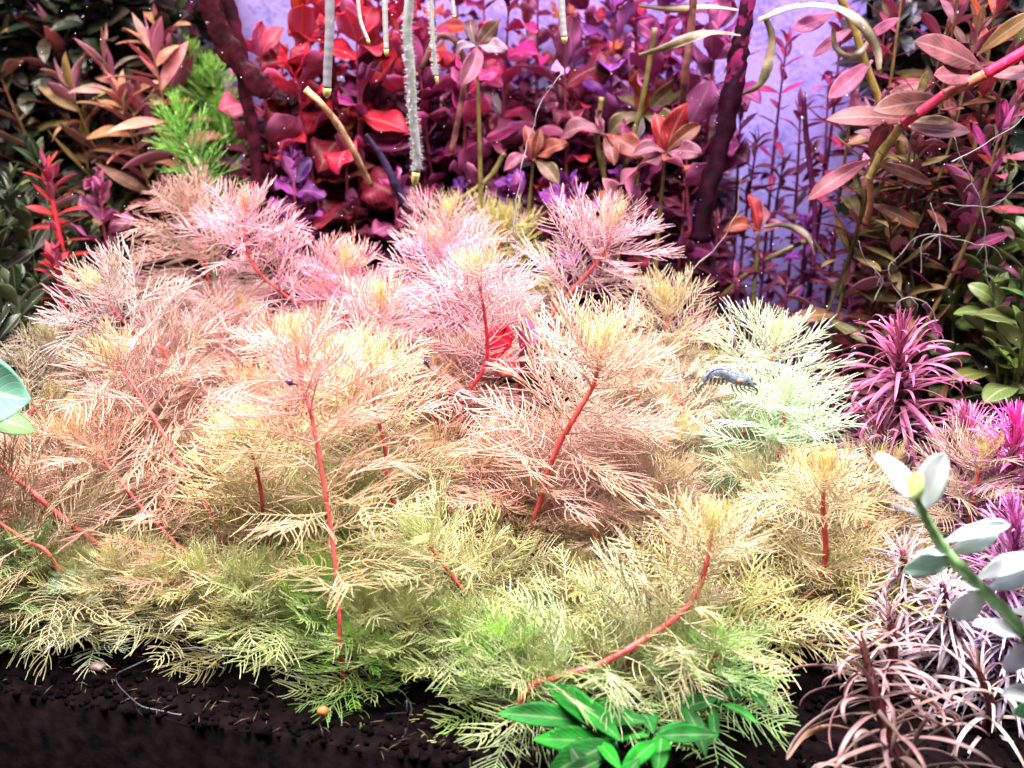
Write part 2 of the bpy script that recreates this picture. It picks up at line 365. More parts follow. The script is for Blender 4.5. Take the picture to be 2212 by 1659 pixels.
def grow(name, label, cat, path, spec, group=None):
    """path: tip first, in metres. spec: dict describing leaves as functions of the distance s below the tip"""
    base = path[-1]; root = thing(name, base, label, cat, group)
    L = sum((path[i + 1] - path[i]).length for i in range(len(path) - 1))
    n = max(10, int(L / .0035)); sp = spline(path, n)
    acc = [0]
    for i in range(n): acc.append(acc[-1] + (sp[i + 1] - sp[i]).length)
    m = stem_mesh([p - base for p in sp], spec['r'], nodes=3)
    link('stem', m, root, color=spec['stem'])
    s = spec.get('s0', .001); phi = U(0, 6.28); cnt = 0
    while s < min(acc[-1] * .97, spec.get('smax', 9)):
        k = next(i for i in range(n) if acc[i + 1] >= s or i == n - 1)
        f = (s - acc[k]) / max(1e-9, acc[k + 1] - acc[k]); p = sp[k].lerp(sp[k + 1], f)
        T = (sp[max(k - 1, 0)] - sp[min(k + 2, n)]).normalized()
        A = T.orthogonal().normalized(); B = T.cross(A)
        num = spec['num'](s); meshes = spec['mesh'](s)
        for j in range(num):
            if random.random() < spec.get('drop', 0): continue
            if cnt >= 290: break
            th = phi + 2 * math.pi * j / num + U(-.15, .15)
            ang = R(spec['ang'](s) + U(-1, 1) * spec.get('angj', 9))
            d = T * math.cos(ang) + (A * math.cos(th) + B * math.sin(th)) * math.sin(ang)
            d = (d + Vector((0, 0, spec.get('lift', 0)))).normalized()
            if s > spec.get('clear', 99) and d.y < -.05 and random.random() < .62: continue
            rj = spec.get('upj', .35); up = T + Vector((0, 0, .6)) + Vector((U(-rj, rj), U(-rj, rj), U(-rj, rj)))
            me = random.choice(meshes); ln = spec['len'](s) * U(.85, 1.12)
            put(me, 'leaf', root, p + d * spec['r'] * .4, d, up, ln / LEN0[id(me)], jit(spec['col'](s), .12, .05)); cnt += 1
        phi += spec.get('turn', 1.57) + U(-.2, .2); s += spec['gap'](s)
    return root

def lerp_tab(x, tab):
    if x <= tab[0][0]: return tab[0][1]
    for (a, b), (c, d) in zip(tab, tab[1:]):
        if x <= c: return b + (d - b) * (x - a) / (c - a)
    return tab[-1][1]

# ------------------------------------------------------------------ colour of the fine leaves over the bush (pigment differs shoot by shoot)
FIELD = [(250, 1150, 205, 170, 100), (400, 1180, 190, 180, 85), (850, 1080, 185, 180, 80), (300, 600, 215, 185, 190), (520, 520, 230, 150, 180), (700, 620, 230, 130, 160), (950, 560, 215, 150, 180), (1300, 560, 220, 150, 170), (1060, 700, 230, 130, 165),
 (350, 850, 235, 145, 135), (200, 1000, 228, 160, 120), (100, 1120, 232, 120, 110), (560, 1000, 205, 185, 90), (650, 850, 235, 155, 130), (500, 1150, 185, 180, 70),
 (700, 1150, 170, 190, 60), (850, 900, 215, 195, 115), (1000, 900, 230, 140, 110), (1200, 900, 235, 150, 130), (1150, 1080, 215, 165, 115), (1300, 1000, 225, 155, 135),
 (1450, 1200, 205, 165, 125), (1450, 850, 215, 190, 150), (1670, 760, 205, 215, 180), (1680, 900, 185, 210, 150), (1430, 680, 195, 165, 115), (1600, 1100, 205, 190, 120),
 (1780, 1100, 220, 190, 120), (1800, 1200, 210, 170, 120), (950, 1200, 210, 210, 125), (1000, 1350, 150, 165, 60), (1300, 1350, 175, 180, 90), (1550, 1450, 150, 195, 95),
 (700, 1230, 150, 190, 50), (750, 1430, 110, 160, 40), (300, 1300, 175, 175, 75), (150, 1330, 155, 170, 105), (50, 1220, 150, 175, 75), (100, 760, 160, 140, 100),
 (380, 400, 150, 112, 95), (1085, 480, 165, 155, 80), (450, 1330, 185, 185, 70), (850, 1350, 170, 185, 60), (600, 1300, 170, 180, 60), (1150, 1420, 165, 180, 85), (1700, 1330, 190, 170, 100), (2100, 1000, 190, 150, 120), (1950, 1350, 185, 140, 130)]
def field(u, v):
    W_ = 0; c = [0, 0, 0]
    for a in FIELD:
        w_ = 1 / (((u - a[0]) ** 2 + (v - a[1]) ** 2) + 900) ** 1.6; W_ += w_
        for i in range(3): c[i] += w_ * a[2 + i]
    c = lin([x / W_ for x in c]); return tuple(x * .64 + y_ * .20 for x, y_ in zip(c, (.92, .90, .78)))
def depth_at(v):
    return lerp_tab(v, [(380, .73), (470, .67), (600, .615), (740, .56), (850, .525), (1000, .48), (1200, .445), (1400, .415), (1500, .40)])

def feather_shoot(label, uv, y0=None, y1=None, size=1, stem=None, young=None, colr=None, group=None, r=.00098, smax=.105, cone=0, dens=1, clear=99, name='feathery_shoot', extend=True):
    y0 = y0 or depth_at(uv[0][1]); y1 = y1 or y0 + .0
    if uv[0][1] > 900 and uv[0][0] < 1000:
        k_ = lerp_tab(uv[0][0], [(-60, .028), (700, .012), (1000, 0)]); y0 += k_; y1 += k_
    n = len(uv); path = [P(u, v, y0 + (y1 - y0) * i / max(1, n - 1)) for i, (u, v) in enumerate(uv)]
    last = path[-1]; gz = ground_z(last.x, last.y) - .004
    if extend and last.z > gz + .01:
        prev = path[-2] if n > 1 else last + Vector((U(-.01, .01), 0, .02)); dr = (last - prev).normalized()
        dr = Vector((dr.x * .35, 0, -1)); path.append(last + dr * (last.z - gz))
    top = colr or field(*uv[0]); low = field(uv[0][0] + U(-30, 30), uv[0][1] + 230)
    if colr: low = mix(low, colr, .5)
    young = young or (.72, .62, .22); red = stem or (.66, .09, .085)
    def colf(s): return mix(young, top, min(1, s / .009)) if s < .009 else mix(top, low, max(0, min(1, (s - .03) / .07)))
    spec = dict(r=r * size ** .5, stem=red, num=lambda s: 6 if s < .012 else 5, s0=.0005,
        mesh=lambda s: FE_YOUNG if s < .008 else (FE_MID if s < .05 else FE_OLD),
        len=lambda s: size * lerp_tab(s, [(0, .009), (.004, .019), (.010, .031), (.026, .041), (.08, .043), (.2, .036)]),
        ang=lambda s: cone + lerp_tab(s, [(0, 12), (.004, 38), (.010, 58), (.022, 75), (.05, 86), (.12, 92)]),
        gap=lambda s: lerp_tab(s, [(0, .0026), (.01, .0048), (.03, .0072), (.08, .0085), (.2, .012)]) / dens,
        col=colf, turn=.62, upj=.7, smax=smax, drop=.05, lift=.2, angj=20, clear=clear)
    return grow(name, label, 'aquatic plant', path, spec, group)

G = 'pink and cream feathery water plants in the bush'
HERO = [
 ('hazy brown feathery shoot at the back left just under the lime sprig', [(395, 435), (415, 490), (440, 560)], .70, dict(colr=lin((195, 160, 145)), young=(.5, .33, .25), size=1.2, cone=8)),
 ('pink feathery shoot with a long red stem slanting right, back left', [(530, 455), (528, 500), (545, 570), (600, 625), (660, 670), (710, 712)], .64, dict(young=(.8, .4, .2))),
 ('whitish pink feathery shoot with yellow tip leaning left over the dark green shrub', [(215, 628), (262, 690), (320, 740), (370, 790)], .59, dict(size=1.15)),
 ('salmon feathery shoot with thick bare red stem slanting down right', [(245, 770), (290, 835), (345, 925), (400, 1020), (440, 1085), (470, 1150)], .535, dict(size=1.05, y1=.50, clear=.02)),
 ('dull olive feathery shoot right of the mint leaf at the left edge', [(100, 735), (112, 800), (118, 880)], .62, dict(size=.95, young=(.5, .45, .2))),
 ('salmon feathery shoot whose red stem is bare almost down to the soil', [(638, 735), (650, 820), (672, 895), (690, 990), (708, 1100), (722, 1200), (732, 1300), (735, 1400)], .475, dict(y1=.418, smax=.12)),
 ('pink feathery shoot with amber tip, left of the long dark red stem', [(822, 655), (818, 715), (800, 790)], .585, dict()),
 ('cream feathery shoot with thin orange stem in the centre left', [(800, 780), (808, 870), (830, 960), (840, 1050), (862, 1120), (885, 1180)], .50, dict(young=(.75, .7, .3))),
 ('pink fuzzy feathery shoot with orange heart, foremost of the pair at the back centre', [(945, 535), (965, 600), (1000, 670)], .635, dict(young=(.85, .45, .15))),
 ('mauve fuzzy feathery shoot, rearmost of the pair at the back centre', [(962, 465), (960, 540)], .68, dict()),
 ('olive yellow feathery rosette at the back, under the curved white strand', [(1085, 480), (1080, 540)], .72, dict(colr=lin((190, 180, 110)), young=(.6, .6, .2))),
 ('pink feathery shoot on a long dark red stem in front of the red leaf', [(1030, 590), (1042, 650), (1052, 730), (1048, 790), (1015, 845), (985, 910)], .565, dict(stem=(.5, .02, .04))),
 ('pale pink feathery lattice shoot on a red stem slanting down left', [(1325, 485), (1308, 540), (1270, 590), (1222, 645), (1190, 705)], .64, dict(size=1.1)),
 ('olive cream feathery shoot standing before the thick dark branch', [(1437, 650), (1440, 700), (1430, 780)], .615, dict()),
 ('biggest salmon feathery shoot with thick red stem bending down left', [(1300, 755), (1283, 830), (1245, 895), (1205, 965), (1180, 1030), (1165, 1090), (1130, 1180)], .50, dict(size=1.2, r=.0013)),
 ('mint white feathery shoot just above the shrimp', [(1680, 735), (1660, 800), (1650, 870)], .58, dict(size=1.15, young=(.6, .75, .35), cone=8)),
 ('cream feathery shoot with yellow heart right behind the shrimp', [(1545, 790), (1560, 850)], .60, dict(size=.9)),
 ('cream feathery shoot with golden tip on an upright red stem, right side', [(1782, 1030), (1778, 1100), (1784, 1190), (1772, 1260), (1735, 1300)], .465, dict(young=(.8, .6, .15), r=.0014)),
 ('pale feathery shoot whose red stem arches low above the green broad leaves', [(1537, 1150), (1525, 1225), (1500, 1290), (1450, 1342), (1380, 1388), (1300, 1432), (1200, 1465), (1140, 1490)], .425, dict(y1=.392, smax=.14, r=.0014, clear=.018, young=(.7, .65, .2))),
 ('cream green feathery shoot with pale fluffy head in the front centre', [(905, 1150), (955, 1215), (1000, 1275), (1045, 1318)], .445, dict(size=1.0, young=(.7, .8, .35))),
 ('cream feathery shoot with yellow green head left of the bare red stem', [(530, 940), (558, 1030), (572, 1130), (590, 1215)], .475, dict(young=(.75, .7, .25))),
 ('orange tan feathery shoot with slanting stem, lower left', [(165, 930), (245, 1020), (300, 1090), (370, 1165), (420, 1215)], .485, dict(y1=.455, young=(.8, .5, .15))),
 ('rosy feathery shoot with bright coral stem running from the left edge', [(-30, 985), (60, 1055), (130, 1115), (190, 1160), (245, 1210)], .455, dict(stem=(.85, .16, .14), r=.0015)),
 ('pinkish feathery shoot cut by the left edge, lowest coral stem', [(-60, 1080), (0, 1130), (60, 1170), (115, 1210)], .435, dict(stem=(.9, .2, .15))),
 ('pink feathery shoot with short head between the two back pairs', [(745, 572), (735, 640)], .64, dict()),
 ('small lime green feathery tuft left of the bare red stem near the soil', [(690, 1215), (690, 1290)], .435, dict(size=.55, colr=(.36, .62, .10), young=(.5, .8, .12), stem=(.3, .4, .05))),
 ('dark lime feathery tuft over the black soil below the bare red stem', [(755, 1365), (765, 1410)], .412, dict(size=.68, colr=(.22, .40, .07), young=(.35, .6, .1), stem=(.3, .4, .05), cone=25)),
 ('bright lime feathery tuft at the front centre, beside the arching red stem', [(1075, 1375), (1080, 1430)], .415, dict(size=.75, colr=(.4, .68, .14), young=(.5, .8, .15), stem=(.3, .4, .05))),
 ('soft green feathery shoot low at the left edge', [(40, 1170), (50, 1230)], .44, dict(size=.7, colr=(.5, .64, .26), young=(.5, .7, .25), stem=(.5, .3, .1))),
 ('mint green feathery shoot lying over the soil at the lower left', [(150, 1245), (180, 1300)], .435, dict(size=.65, colr=(.6, .68, .45), young=(.4, .55, .3), stem=(.6, .25, .15), cone=15)),
 ('yellow green feathery head behind the cream shoot in the centre left', [(760, 775), (765, 840)], .545, dict(colr=(.7, .72, .3), young=(.7, .8, .3), size=.85)),
 ('mint green feathery shoot drooping below the shrimp', [(1700, 860), (1690, 930)], .53, dict(colr=(.55, .72, .46), young=(.6, .75, .45), size=1.05, cone=12)),
 ('sandy feathery shoot with yellow heart behind the white-leaved stem', [(2120, 985), (2110, 1040)], .50, dict(size=.95)),
 ('brownish feathery shoot between the mint shoot and the magenta spiky plant', [(1900, 1010), (1880, 1080)], .52, dict(size=.95, colr=lin((185, 160, 140)))),
 ('lime tinted feathery head drooping over the green broad leaves', [(1560, 1390), (1540, 1440)], .405, dict(size=.95, colr=(.42, .62, .24), young=(.45, .7, .2), cone=20)),
 ('pale feathery shoot drooping over the soil before the green broad leaves', [(1180, 1440), (1150, 1490)], .40, dict(size=.95, colr=(.5, .55, .26), young=(.5, .6, .2), cone=25)),
]
for lab, uv, y, kw in HERO:
    kw = dict(kw); y1 = kw.pop('y1', None)
    if len(uv) > 3: kw.setdefault('clear', .026)
    feather_shoot(lab, uv, y, y1, group=G, **kw)

# landmark based wording for the plants between
LM = [('the long air root', 890, 220), ('the mint leaf at the left edge', 40, 840), ('the shrimp', 1580, 820), ('the small snail', 925, 790), ('the red leaf', 1095, 760),
      ('the bare red stem', 710, 1120), ('the white-leaved stem', 2060, 1200), ('the green broad leaves', 1350, 1560), ('the arching red stem', 1450, 1340),
      ('the magenta spiky plant', 1945, 790), ('the dark red post', 520, 180), ('the thick dark branch', 1570, 250), ('the lime sprig', 420, 290), ('the curved white strand', 1150, 300),
      ('the dry curled leaf', 1790, 40), ('the thick pink stem', 2060, 180), ('the red stem in the dark', 120, 450), ('the biggest salmon shoot', 1290, 800), ('the tan stick', 720, 260),
      ('the arching brown straps', 1900, 1500)]
DIRS = ['right of', 'above right of', 'above', 'above left of', 'left of', 'below left of', 'below', 'below right of']
def where(desc, u, v):
    c = sorted(LM, key=lambda l: (l[1] - u) ** 2 + (l[2] - v) ** 2)
    for l in c[:8]:
        d = math.hypot(l[1] - u, l[2] - v); k = int(round(math.degrees(math.atan2(l[2] - v, u - l[1])) / 45)) % 8
        s = f"{desc} {'just ' if d < 110 else ('well ' if d > 260 else '')}{DIRS[k]} {l[0]}"
        if s not in LABELS: return s
    return f"{desc} between {c[0][0]} and {c[1][0]}"
def cname(c):
    r, g, b = c
    if g > r * 1.02: return 'pale green' if b > .4 * g else 'lime green'
    if g > r * .78: return 'cream' if r > .5 else 'olive green'
    if b > .8 * g: return 'pink' if r > .45 else 'dusky pink'
    return 'peach' if g > .35 * r and r > .5 else 'tan'
TOP = [(-50, 960), (0, 930), (100, 830), (200, 700), (400, 620), (700, 620), (900, 610), (1100, 640), (1400, 700), (1560, 830), (1700, 900), (1850, 1060), (2100, 1080)]
BOT = [(-50, 1120), (0, 1140), (300, 1190), (600, 1220), (900, 1260), (1200, 1370), (1500, 1390), (1700, 1330), (1900, 1250), (2100, 1150)]
fill = []; row = 0
v = 640
while v < 1400:
    stp = 125 + (v - 640) * .06
    u = -20 + (row % 2) * stp / 2
    while u < 2050:
        uu = u + U(-35, 35); vv = v + U(-35, 35)
        if lerp_tab(uu, TOP) <= vv <= lerp_tab(uu, BOT) and not (1040 < uu < 1270 and 690 < vv < 860): fill.append((uu, vv))
        u += stp
    v += 95; row += 1
print('fillers', len(fill))
for uu, vv in fill:
    c = field(uu, vv); y = depth_at(vv) + .03 + U(0, .015)
    vv2 = vv + 15
    lab = where(cname(c) + ' feathery shoot', uu, vv2)
    feather_shoot(lab, [(uu, vv2), (uu + U(-45, 45), vv2 + 60)], y, group=G, size=U(.85, 1.05), smax=.075, dens=.8, r=.0011, young=mix((.7, .6, .22), c, U(.2, .8)))

for i in range(17):
    uu = -20 + i * 92 + U(-20, 20); vv = lerp_tab(uu, [(-50, 1190), (200, 1225), (500, 1255), (800, 1290), (1000, 1350), (1300, 1385), (1600, 1380)]) + U(-25, 15)
    c = mix(field(uu, vv), random.choice([(.62, .66, .26), (.72, .68, .36), (.52, .64, .24)]), .4)
    feather_shoot(where(cname(c) + ' low feathery shoot', uu, vv), [(uu, vv), (uu + U(-30, 30), vv + 50)], None, group=G, size=U(.8, .95), smax=.05, dens=.85, r=.0009, stem=(.4, .16, .08), colr=c, young=mix(c, (.6, .7, .2), .5))

# lime sprigs at the back left
for lab, uv, y in [('bright lime green sprig of fine needles rising behind the brown feathery shoot', [(380, 240), (398, 305), (430, 360), (445, 410), (450, 470)], .77),
                   ('pale lime needle sprig highest at the back left, beside the dark red post', [(412, 118), (430, 190), (450, 280)], .86),
                   ('small lime needle sprig under the highest one, touching the dark red post', [(455, 150), (465, 215), (470, 300)], .85),
                   ('faint lime needle sprig left of the dark red post at mid height', [(478, 245), (492, 300), (500, 380)], .84)]:
    path = [P(a, b, y) for a, b in uv]; path.append(path[-1] - Vector((0, 0, .06)))
    grow('needle_sprig', lab, 'aquatic plant', path, dict(r=.0013, stem=(.4, .6, .2), num=lambda s: 5, s0=.0005, mesh=lambda s: FE_NEEDLE,
        len=lambda s: lerp_tab(s, [(0, .012), (.01, .02), (.03, .027), (.1, .024)]), ang=lambda s: lerp_tab(s, [(0, 15), (.02, 45), (.06, 70)]),
        gap=lambda s: .0055, angj=15, upj=.8, col=lambda s: mix((.30, .68, .10), (.10, .28, .04), min(1, s / .08)), turn=.6, smax=.10), 'lime needle sprigs')

# ------------------------------------------------------------------ broad leaved background stems
PALS = {'crimson': (.78, .02, .06), 'magenta': (.55, .025, .18), 'orange red': (.82, .12, .04), 'plum': (.26, .02, .13), 'brownish red': (.36, .07, .045),
        'rose pink': (.70, .13, .24), 'purple': (.3, .06, .42), 'dark wine': (.16, .012, .035), 'lilac pink': (.72, .42, .62), 'rusty orange': (.7, .22, .06)}
def lud_plant(pal, u, v, y, gap=.020, ln=.030, n=8, lean=None, group='red broad-leaved stems at the back', name='broad_leaved_stem', meshes=None, desc='broad-leaved stem', stemc=(.22, .03, .05), r=.0012, label=None, num=2, angs=None, size=1, low=.55, pal2=None):
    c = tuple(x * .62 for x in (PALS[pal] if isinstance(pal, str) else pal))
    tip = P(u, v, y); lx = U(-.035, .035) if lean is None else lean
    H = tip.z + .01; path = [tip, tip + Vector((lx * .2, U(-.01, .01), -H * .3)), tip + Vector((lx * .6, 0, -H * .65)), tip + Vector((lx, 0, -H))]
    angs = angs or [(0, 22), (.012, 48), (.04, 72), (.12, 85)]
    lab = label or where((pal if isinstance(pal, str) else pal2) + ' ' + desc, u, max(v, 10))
    c2 = mix(c, (.10, .012, .03), low)  # lower leaves mixed darker: shade under the canopy painted into the leaf colour
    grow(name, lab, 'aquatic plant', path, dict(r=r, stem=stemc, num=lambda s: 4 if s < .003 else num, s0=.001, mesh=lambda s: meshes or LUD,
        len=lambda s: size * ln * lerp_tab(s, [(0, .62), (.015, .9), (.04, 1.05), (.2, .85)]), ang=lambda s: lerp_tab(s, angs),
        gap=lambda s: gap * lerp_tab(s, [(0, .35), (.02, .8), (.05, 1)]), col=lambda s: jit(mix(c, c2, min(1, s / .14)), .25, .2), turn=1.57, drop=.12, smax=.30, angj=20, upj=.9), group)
tips = []
def red_region():
    rows = [(-60, .88, 85), (10, .90, 88), (80, .86, 88), (150, .84, 88), (220, .82, 88), (290, .80, 92), (360, .78, 98), (425, .755, 110)]
    for v, y, st in rows:
        u = 590 + U(0, 60)
        while u < 1500:
            yield u + U(-30, 30), v + U(-30, 30), y + U(-.03, .03)
            u += st + U(0, 30)
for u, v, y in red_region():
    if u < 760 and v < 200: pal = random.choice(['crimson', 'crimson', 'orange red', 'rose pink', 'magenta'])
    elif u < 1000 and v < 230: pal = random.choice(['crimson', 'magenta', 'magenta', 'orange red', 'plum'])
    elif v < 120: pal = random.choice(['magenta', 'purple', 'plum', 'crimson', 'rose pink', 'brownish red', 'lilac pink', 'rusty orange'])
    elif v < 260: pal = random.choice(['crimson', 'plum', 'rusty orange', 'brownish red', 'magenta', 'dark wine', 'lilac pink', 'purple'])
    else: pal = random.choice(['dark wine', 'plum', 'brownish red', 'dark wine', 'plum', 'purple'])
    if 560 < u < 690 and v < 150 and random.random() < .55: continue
    lud_plant(pal, u, v, y, ln=U(.019, .028), gap=.0125, low=.7 if v < 180 else .97)  # lower rows darkened more, for the shade at mid height
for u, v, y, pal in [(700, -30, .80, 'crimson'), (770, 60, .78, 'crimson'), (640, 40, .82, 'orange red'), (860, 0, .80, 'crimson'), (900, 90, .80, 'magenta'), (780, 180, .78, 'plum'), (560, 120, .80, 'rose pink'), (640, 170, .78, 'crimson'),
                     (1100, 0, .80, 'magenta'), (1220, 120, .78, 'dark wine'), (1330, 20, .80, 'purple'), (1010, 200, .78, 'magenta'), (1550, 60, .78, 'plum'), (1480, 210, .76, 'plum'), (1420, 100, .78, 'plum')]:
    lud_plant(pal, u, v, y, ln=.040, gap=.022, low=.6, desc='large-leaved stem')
# leafy heads that stand out
def rosette(lab, u, v, y, pal, leaves, width=1.0, stem=None, grp='leafy heads standing out at the back', stemc=(.12, .10, .025)):
    leaves = [(a_, b_, c_, d_, tuple(x * .30 for x in e_), f_) for a_, b_, c_, d_, e_, f_ in leaves]; base = P(u, v, y); root_at = base - Vector((0, 0, base.z + .004)) if stem is None else P(*stem)
    t = thing('leafy_head', root_at, lab, 'aquatic plant', grp)
    pts = spline([base - root_at, (base - root_at) * .6 + Vector((U(-.006, .006), 0, 0)), Vector((0, 0, 0))], 14)
    link('stem', stem_mesh(pts, .0015, 3), t, color=stemc)
    for (tu, tv, dy, k, c, upv) in leaves:
        tip = P(tu, tv, y + dy); d = tip - base; me = LUD[k]
        put(LUDW[k % 5], 'leaf', t, base, d, Vector(upv) + Vector((U(-.5, .5), 0, U(-.3, .3))), d.length / .029, jit(c, .15, .1), sy=width)
OR = (.62, .15, .08); PK = (.72, .24, .34); OL = (.40, .28, .13); RD = (.85, .05, .06)
rosette('coral head with upright cupped leaves and pink rims in front of the thick dark branch', 1438, 330, .70, 'orange', [
    (1412, 245, .0, 0, RD, (0, -1, .5)), (1455, 218, .01, 1, RD, (.1, -1, .3)), (1500, 262, -.01, 2, OR, (-.3, -1, .5)), (1512, 322, -.02, 3, PK, (0, -.5, 1)), (1385, 290, -.01, 4, PK, (.2, -.6, 1)), (1330, 392, -.02, 3, PK, (0, -.6, 1)), (1475, 410, -.03, 1, OR, (0, -.3, 1))])
rosette('orange head with pale pink rims left of the curved white strand', 1152, 345, .73, 'orange', [
    (1135, 270, .0, 0, OR, (0, -1, .4)), (1165, 290, -.01, 2, OR, (0, -1, .4)), (1220, 300, -.01, 3, OR, (0, -.3, 1)), (1090, 325, -.01, 4, PK, (0, -.4, 1)), (1120, 352, -.02, 1, OR, (0, -.2, 1)), (1210, 375, -.02, 5, OL, (0, -.4, 1))])
rosette('pink folded head with twisted long leaves above the pale pink lattice shoot', 1340, 470, .69, 'pink', [
    (1195, 425, -.01, 3, PK, (0, -.6, 1)), (1290, 395, .01, 2, OR, (0, -1, .4)), (1325, 400, -.02, 0, PK, (0, -1, .3)), (1420, 380, -.01, 1, OR, (0, -.6, 1)), (1290, 470, -.03, 5, PK, (0, -.3, 1))])
rosette('olive head with pointed rusty leaf beside the thick dark branch', 1390, 250, .76, 'olive', [
    (1395, 135, .0, 1, (.7, .14, .06), (0, -1, .3)), (1300, 250, -.01, 4, OL, (0, -.6, 1)), (1335, 180, .01, 2, OL, (0, -1, .5)), (1480, 165, -.01, 0, OL, (0, -1, .6)), (1465, 262, -.02, 3, OL, (0, -.4, 1)), (1360, 330, -.02, 5, (.5, .55, .42), (0, -.6, 1))])
rosette('small orange pink head against the lavender wall right of the thick dark branch', 1640, 500, .74, 'orange', [
    (1625, 420, .0, 0, RD, (0, -1, .3)), (1660, 425, .01, 2, PK, (0, -1, .3)), (1590, 452, -.01, 4, OR, (0, -.5, 1)), (1690, 478, -.01, 3, PK, (0, -.4, 1)), (1600, 500, -.01, 1, PK, (0, -.4, 1))])
rosette('whitish pink head hanging high between the air roots', 1030, 100, .72, 'pink', [
    (970, 85, 0, 4, (.75, .6, .7), (0, -.6, 1)), (1070, 40, .01, 1, (.4, .2, .14), (0, -1, .3)), (1095, 100, -.01, 3, (.75, .6, .7), (0, -.6, 1)), (1030, 155, -.03, 2, PK, (0, -1, .4)), (1005, 30, .01, 0, (.3, .12, .12), (0, -1, .3))])
rosette('pinkish long-leaved head right of the curved white strand', 1305, 290, .74, 'pink', [
    (1210, 235, 0, 4, PK, (0, -.5, 1)), (1290, 245, 0, 2, PK, (0, -1, .4)), (1395, 330, -.02, 3, OR, (0, -.6, 1)), (1260, 265, -.02, 1, (.6, .25, .3), (0, -.5, 1)), (1335, 340, -.02, 5, (.6, .2, .14), (0, -.5, 1))])
# red leaf glowing inside the bush
t = thing('red_leaved_stem', P(1120, 900, .60), 'bright red rounded leaves deep in the bush, right of the long dark red stem', 'aquatic plant')
link('stem', stem_mesh([P(1130, 740, .60) - t.location, P(1125, 820, .60) - t.location, Vector((0, 0, 0))], .0015), t, color=(.4, .02, .05))
for (a, b, c, d, k, col) in [(1105, 745, 1072, 722, 1, (.85, .02, .08)), (1108, 770, 1070, 778, 5, (.9, .02, .02)), (1120, 735, 1150, 715, 1, (.4, .03, .15)), (1125, 760, 1180, 790, 3, (.1, .005, .02)), (1108, 790, 1080, 800, 0, (.9, .05, .01))]:
    q = P(a, b, .60); put(LUD[k], 'leaf', t, q, P(c, d, .585) - q, Vector((0, -1, .6)), (P(c, d, .585) - q).length / .030, col, sy=1.3)

# left: long narrow olive and pink leaves
NAR = [(.55, .50, .18), (.72, .36, .24), (.8, .52, .38), (.5, .44, .15), (.62, .3, .2)]
for i, (u, v, y, le) in enumerate([(20, 20, .92, .05), (110, 60, .88, .09), (200, -10, .93, .06), (290, 10, .90, .05), (345, 60, .86, .01), (60, 140, .9, .10), (330, 110, .80, .012), (225, 130, .85, .07),
                                   (150, 190, .84, .05), (400, 30, .9, .0), (-30, 90, .86, .07), (260, 215, .82, .03), (40, 260, .88, .03), (180, 300, .86, 0), (310, 240, .84, .0)]):
    c = NAR[i % 5]; dark = .25 if v < 180 else .45
    nm = ['olive', 'rusty pink', 'pale pink', 'olive', 'brownish'][i % 5]
    lud_plant(c, u, v, y, gap=.012, ln=.043, lean=le + .03, meshes=LAN, desc='narrow-leaved stem', pal2=nm, group='narrow-leaved stems at the back left', name='narrow_leaved_stem', stemc=(.22, .12, .05), low=dark)
# left: dark green leafy stems
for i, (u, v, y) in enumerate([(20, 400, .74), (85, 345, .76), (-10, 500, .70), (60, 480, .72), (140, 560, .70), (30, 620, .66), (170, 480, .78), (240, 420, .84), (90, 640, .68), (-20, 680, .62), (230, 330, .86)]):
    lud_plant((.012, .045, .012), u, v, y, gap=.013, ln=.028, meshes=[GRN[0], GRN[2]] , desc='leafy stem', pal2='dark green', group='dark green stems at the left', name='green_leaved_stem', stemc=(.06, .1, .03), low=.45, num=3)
for lab, u, v, y, c in [('red leafy stem glowing in the dark at the left', 100, 365, .70, (.5, .03, .035)), ('short red leafy stem low in the dark at the left, nearest the bush', 118, 560, .68, (.55, .03, .04))]:
    lud_plant(c, u, v, y, gap=.010, ln=.020, meshes=SML + LAN[:1], label=lab, group='red stems at the left', name='red_leaved_stem', stemc=(.5, .03, .04), low=.1, lean=.02, num=4, r=.0022)
lud_plant((.55, .12, .28), 215, 420, .76, gap=.02, ln=.03, meshes=LUD, label='mauve leaf cluster curling in the dark left of the brown feathery shoot', group=None, low=.3)

# mint leaf at the left edge
t = thing('mint_leaf_plant', P(-120, 1000, .47), 'broad mint green ribbed leaf cut by the left edge', 'aquatic plant')
link('stem', stem_mesh([P(-60, 860, .47) - t.location, P(-100, 930, .47) - t.location, Vector((0, 0, 0))], .0018), t, color=(.3, .6, .3))
M_rib = plant_mat('ribbed_leaf', rough=.4, trans=.35, veins=.75, mottle=.25)
MINT = blade(L=.05, W=.034, n=24, mm=12, peak=.55, power=.85, arch=.6, fold=.25, wave=.03, mats=[M_rib, M_gunder], petiole=.03)
q = P(-130, 815, .47); link('leaf', MINT, t, Matrix.Translation(q - t.location) @ orient(P(60, 868, .455) - q, Vector((.1, -1.6, .5))).to_4x4() @ Matrix.Diagonal((.92, 1.0, .8, 1)), (.2, .5, .34))
q = P(-80, 900, .47); link('leaf', GRN[1], t, Matrix.Translation(q - t.location) @ orient(P(60, 905, .47) - q, Vector((0, -.6, 1))).to_4x4() @ Matrix.Diagonal((1.1, 1.1, 1.1, 1)), (.08, .18, .05))

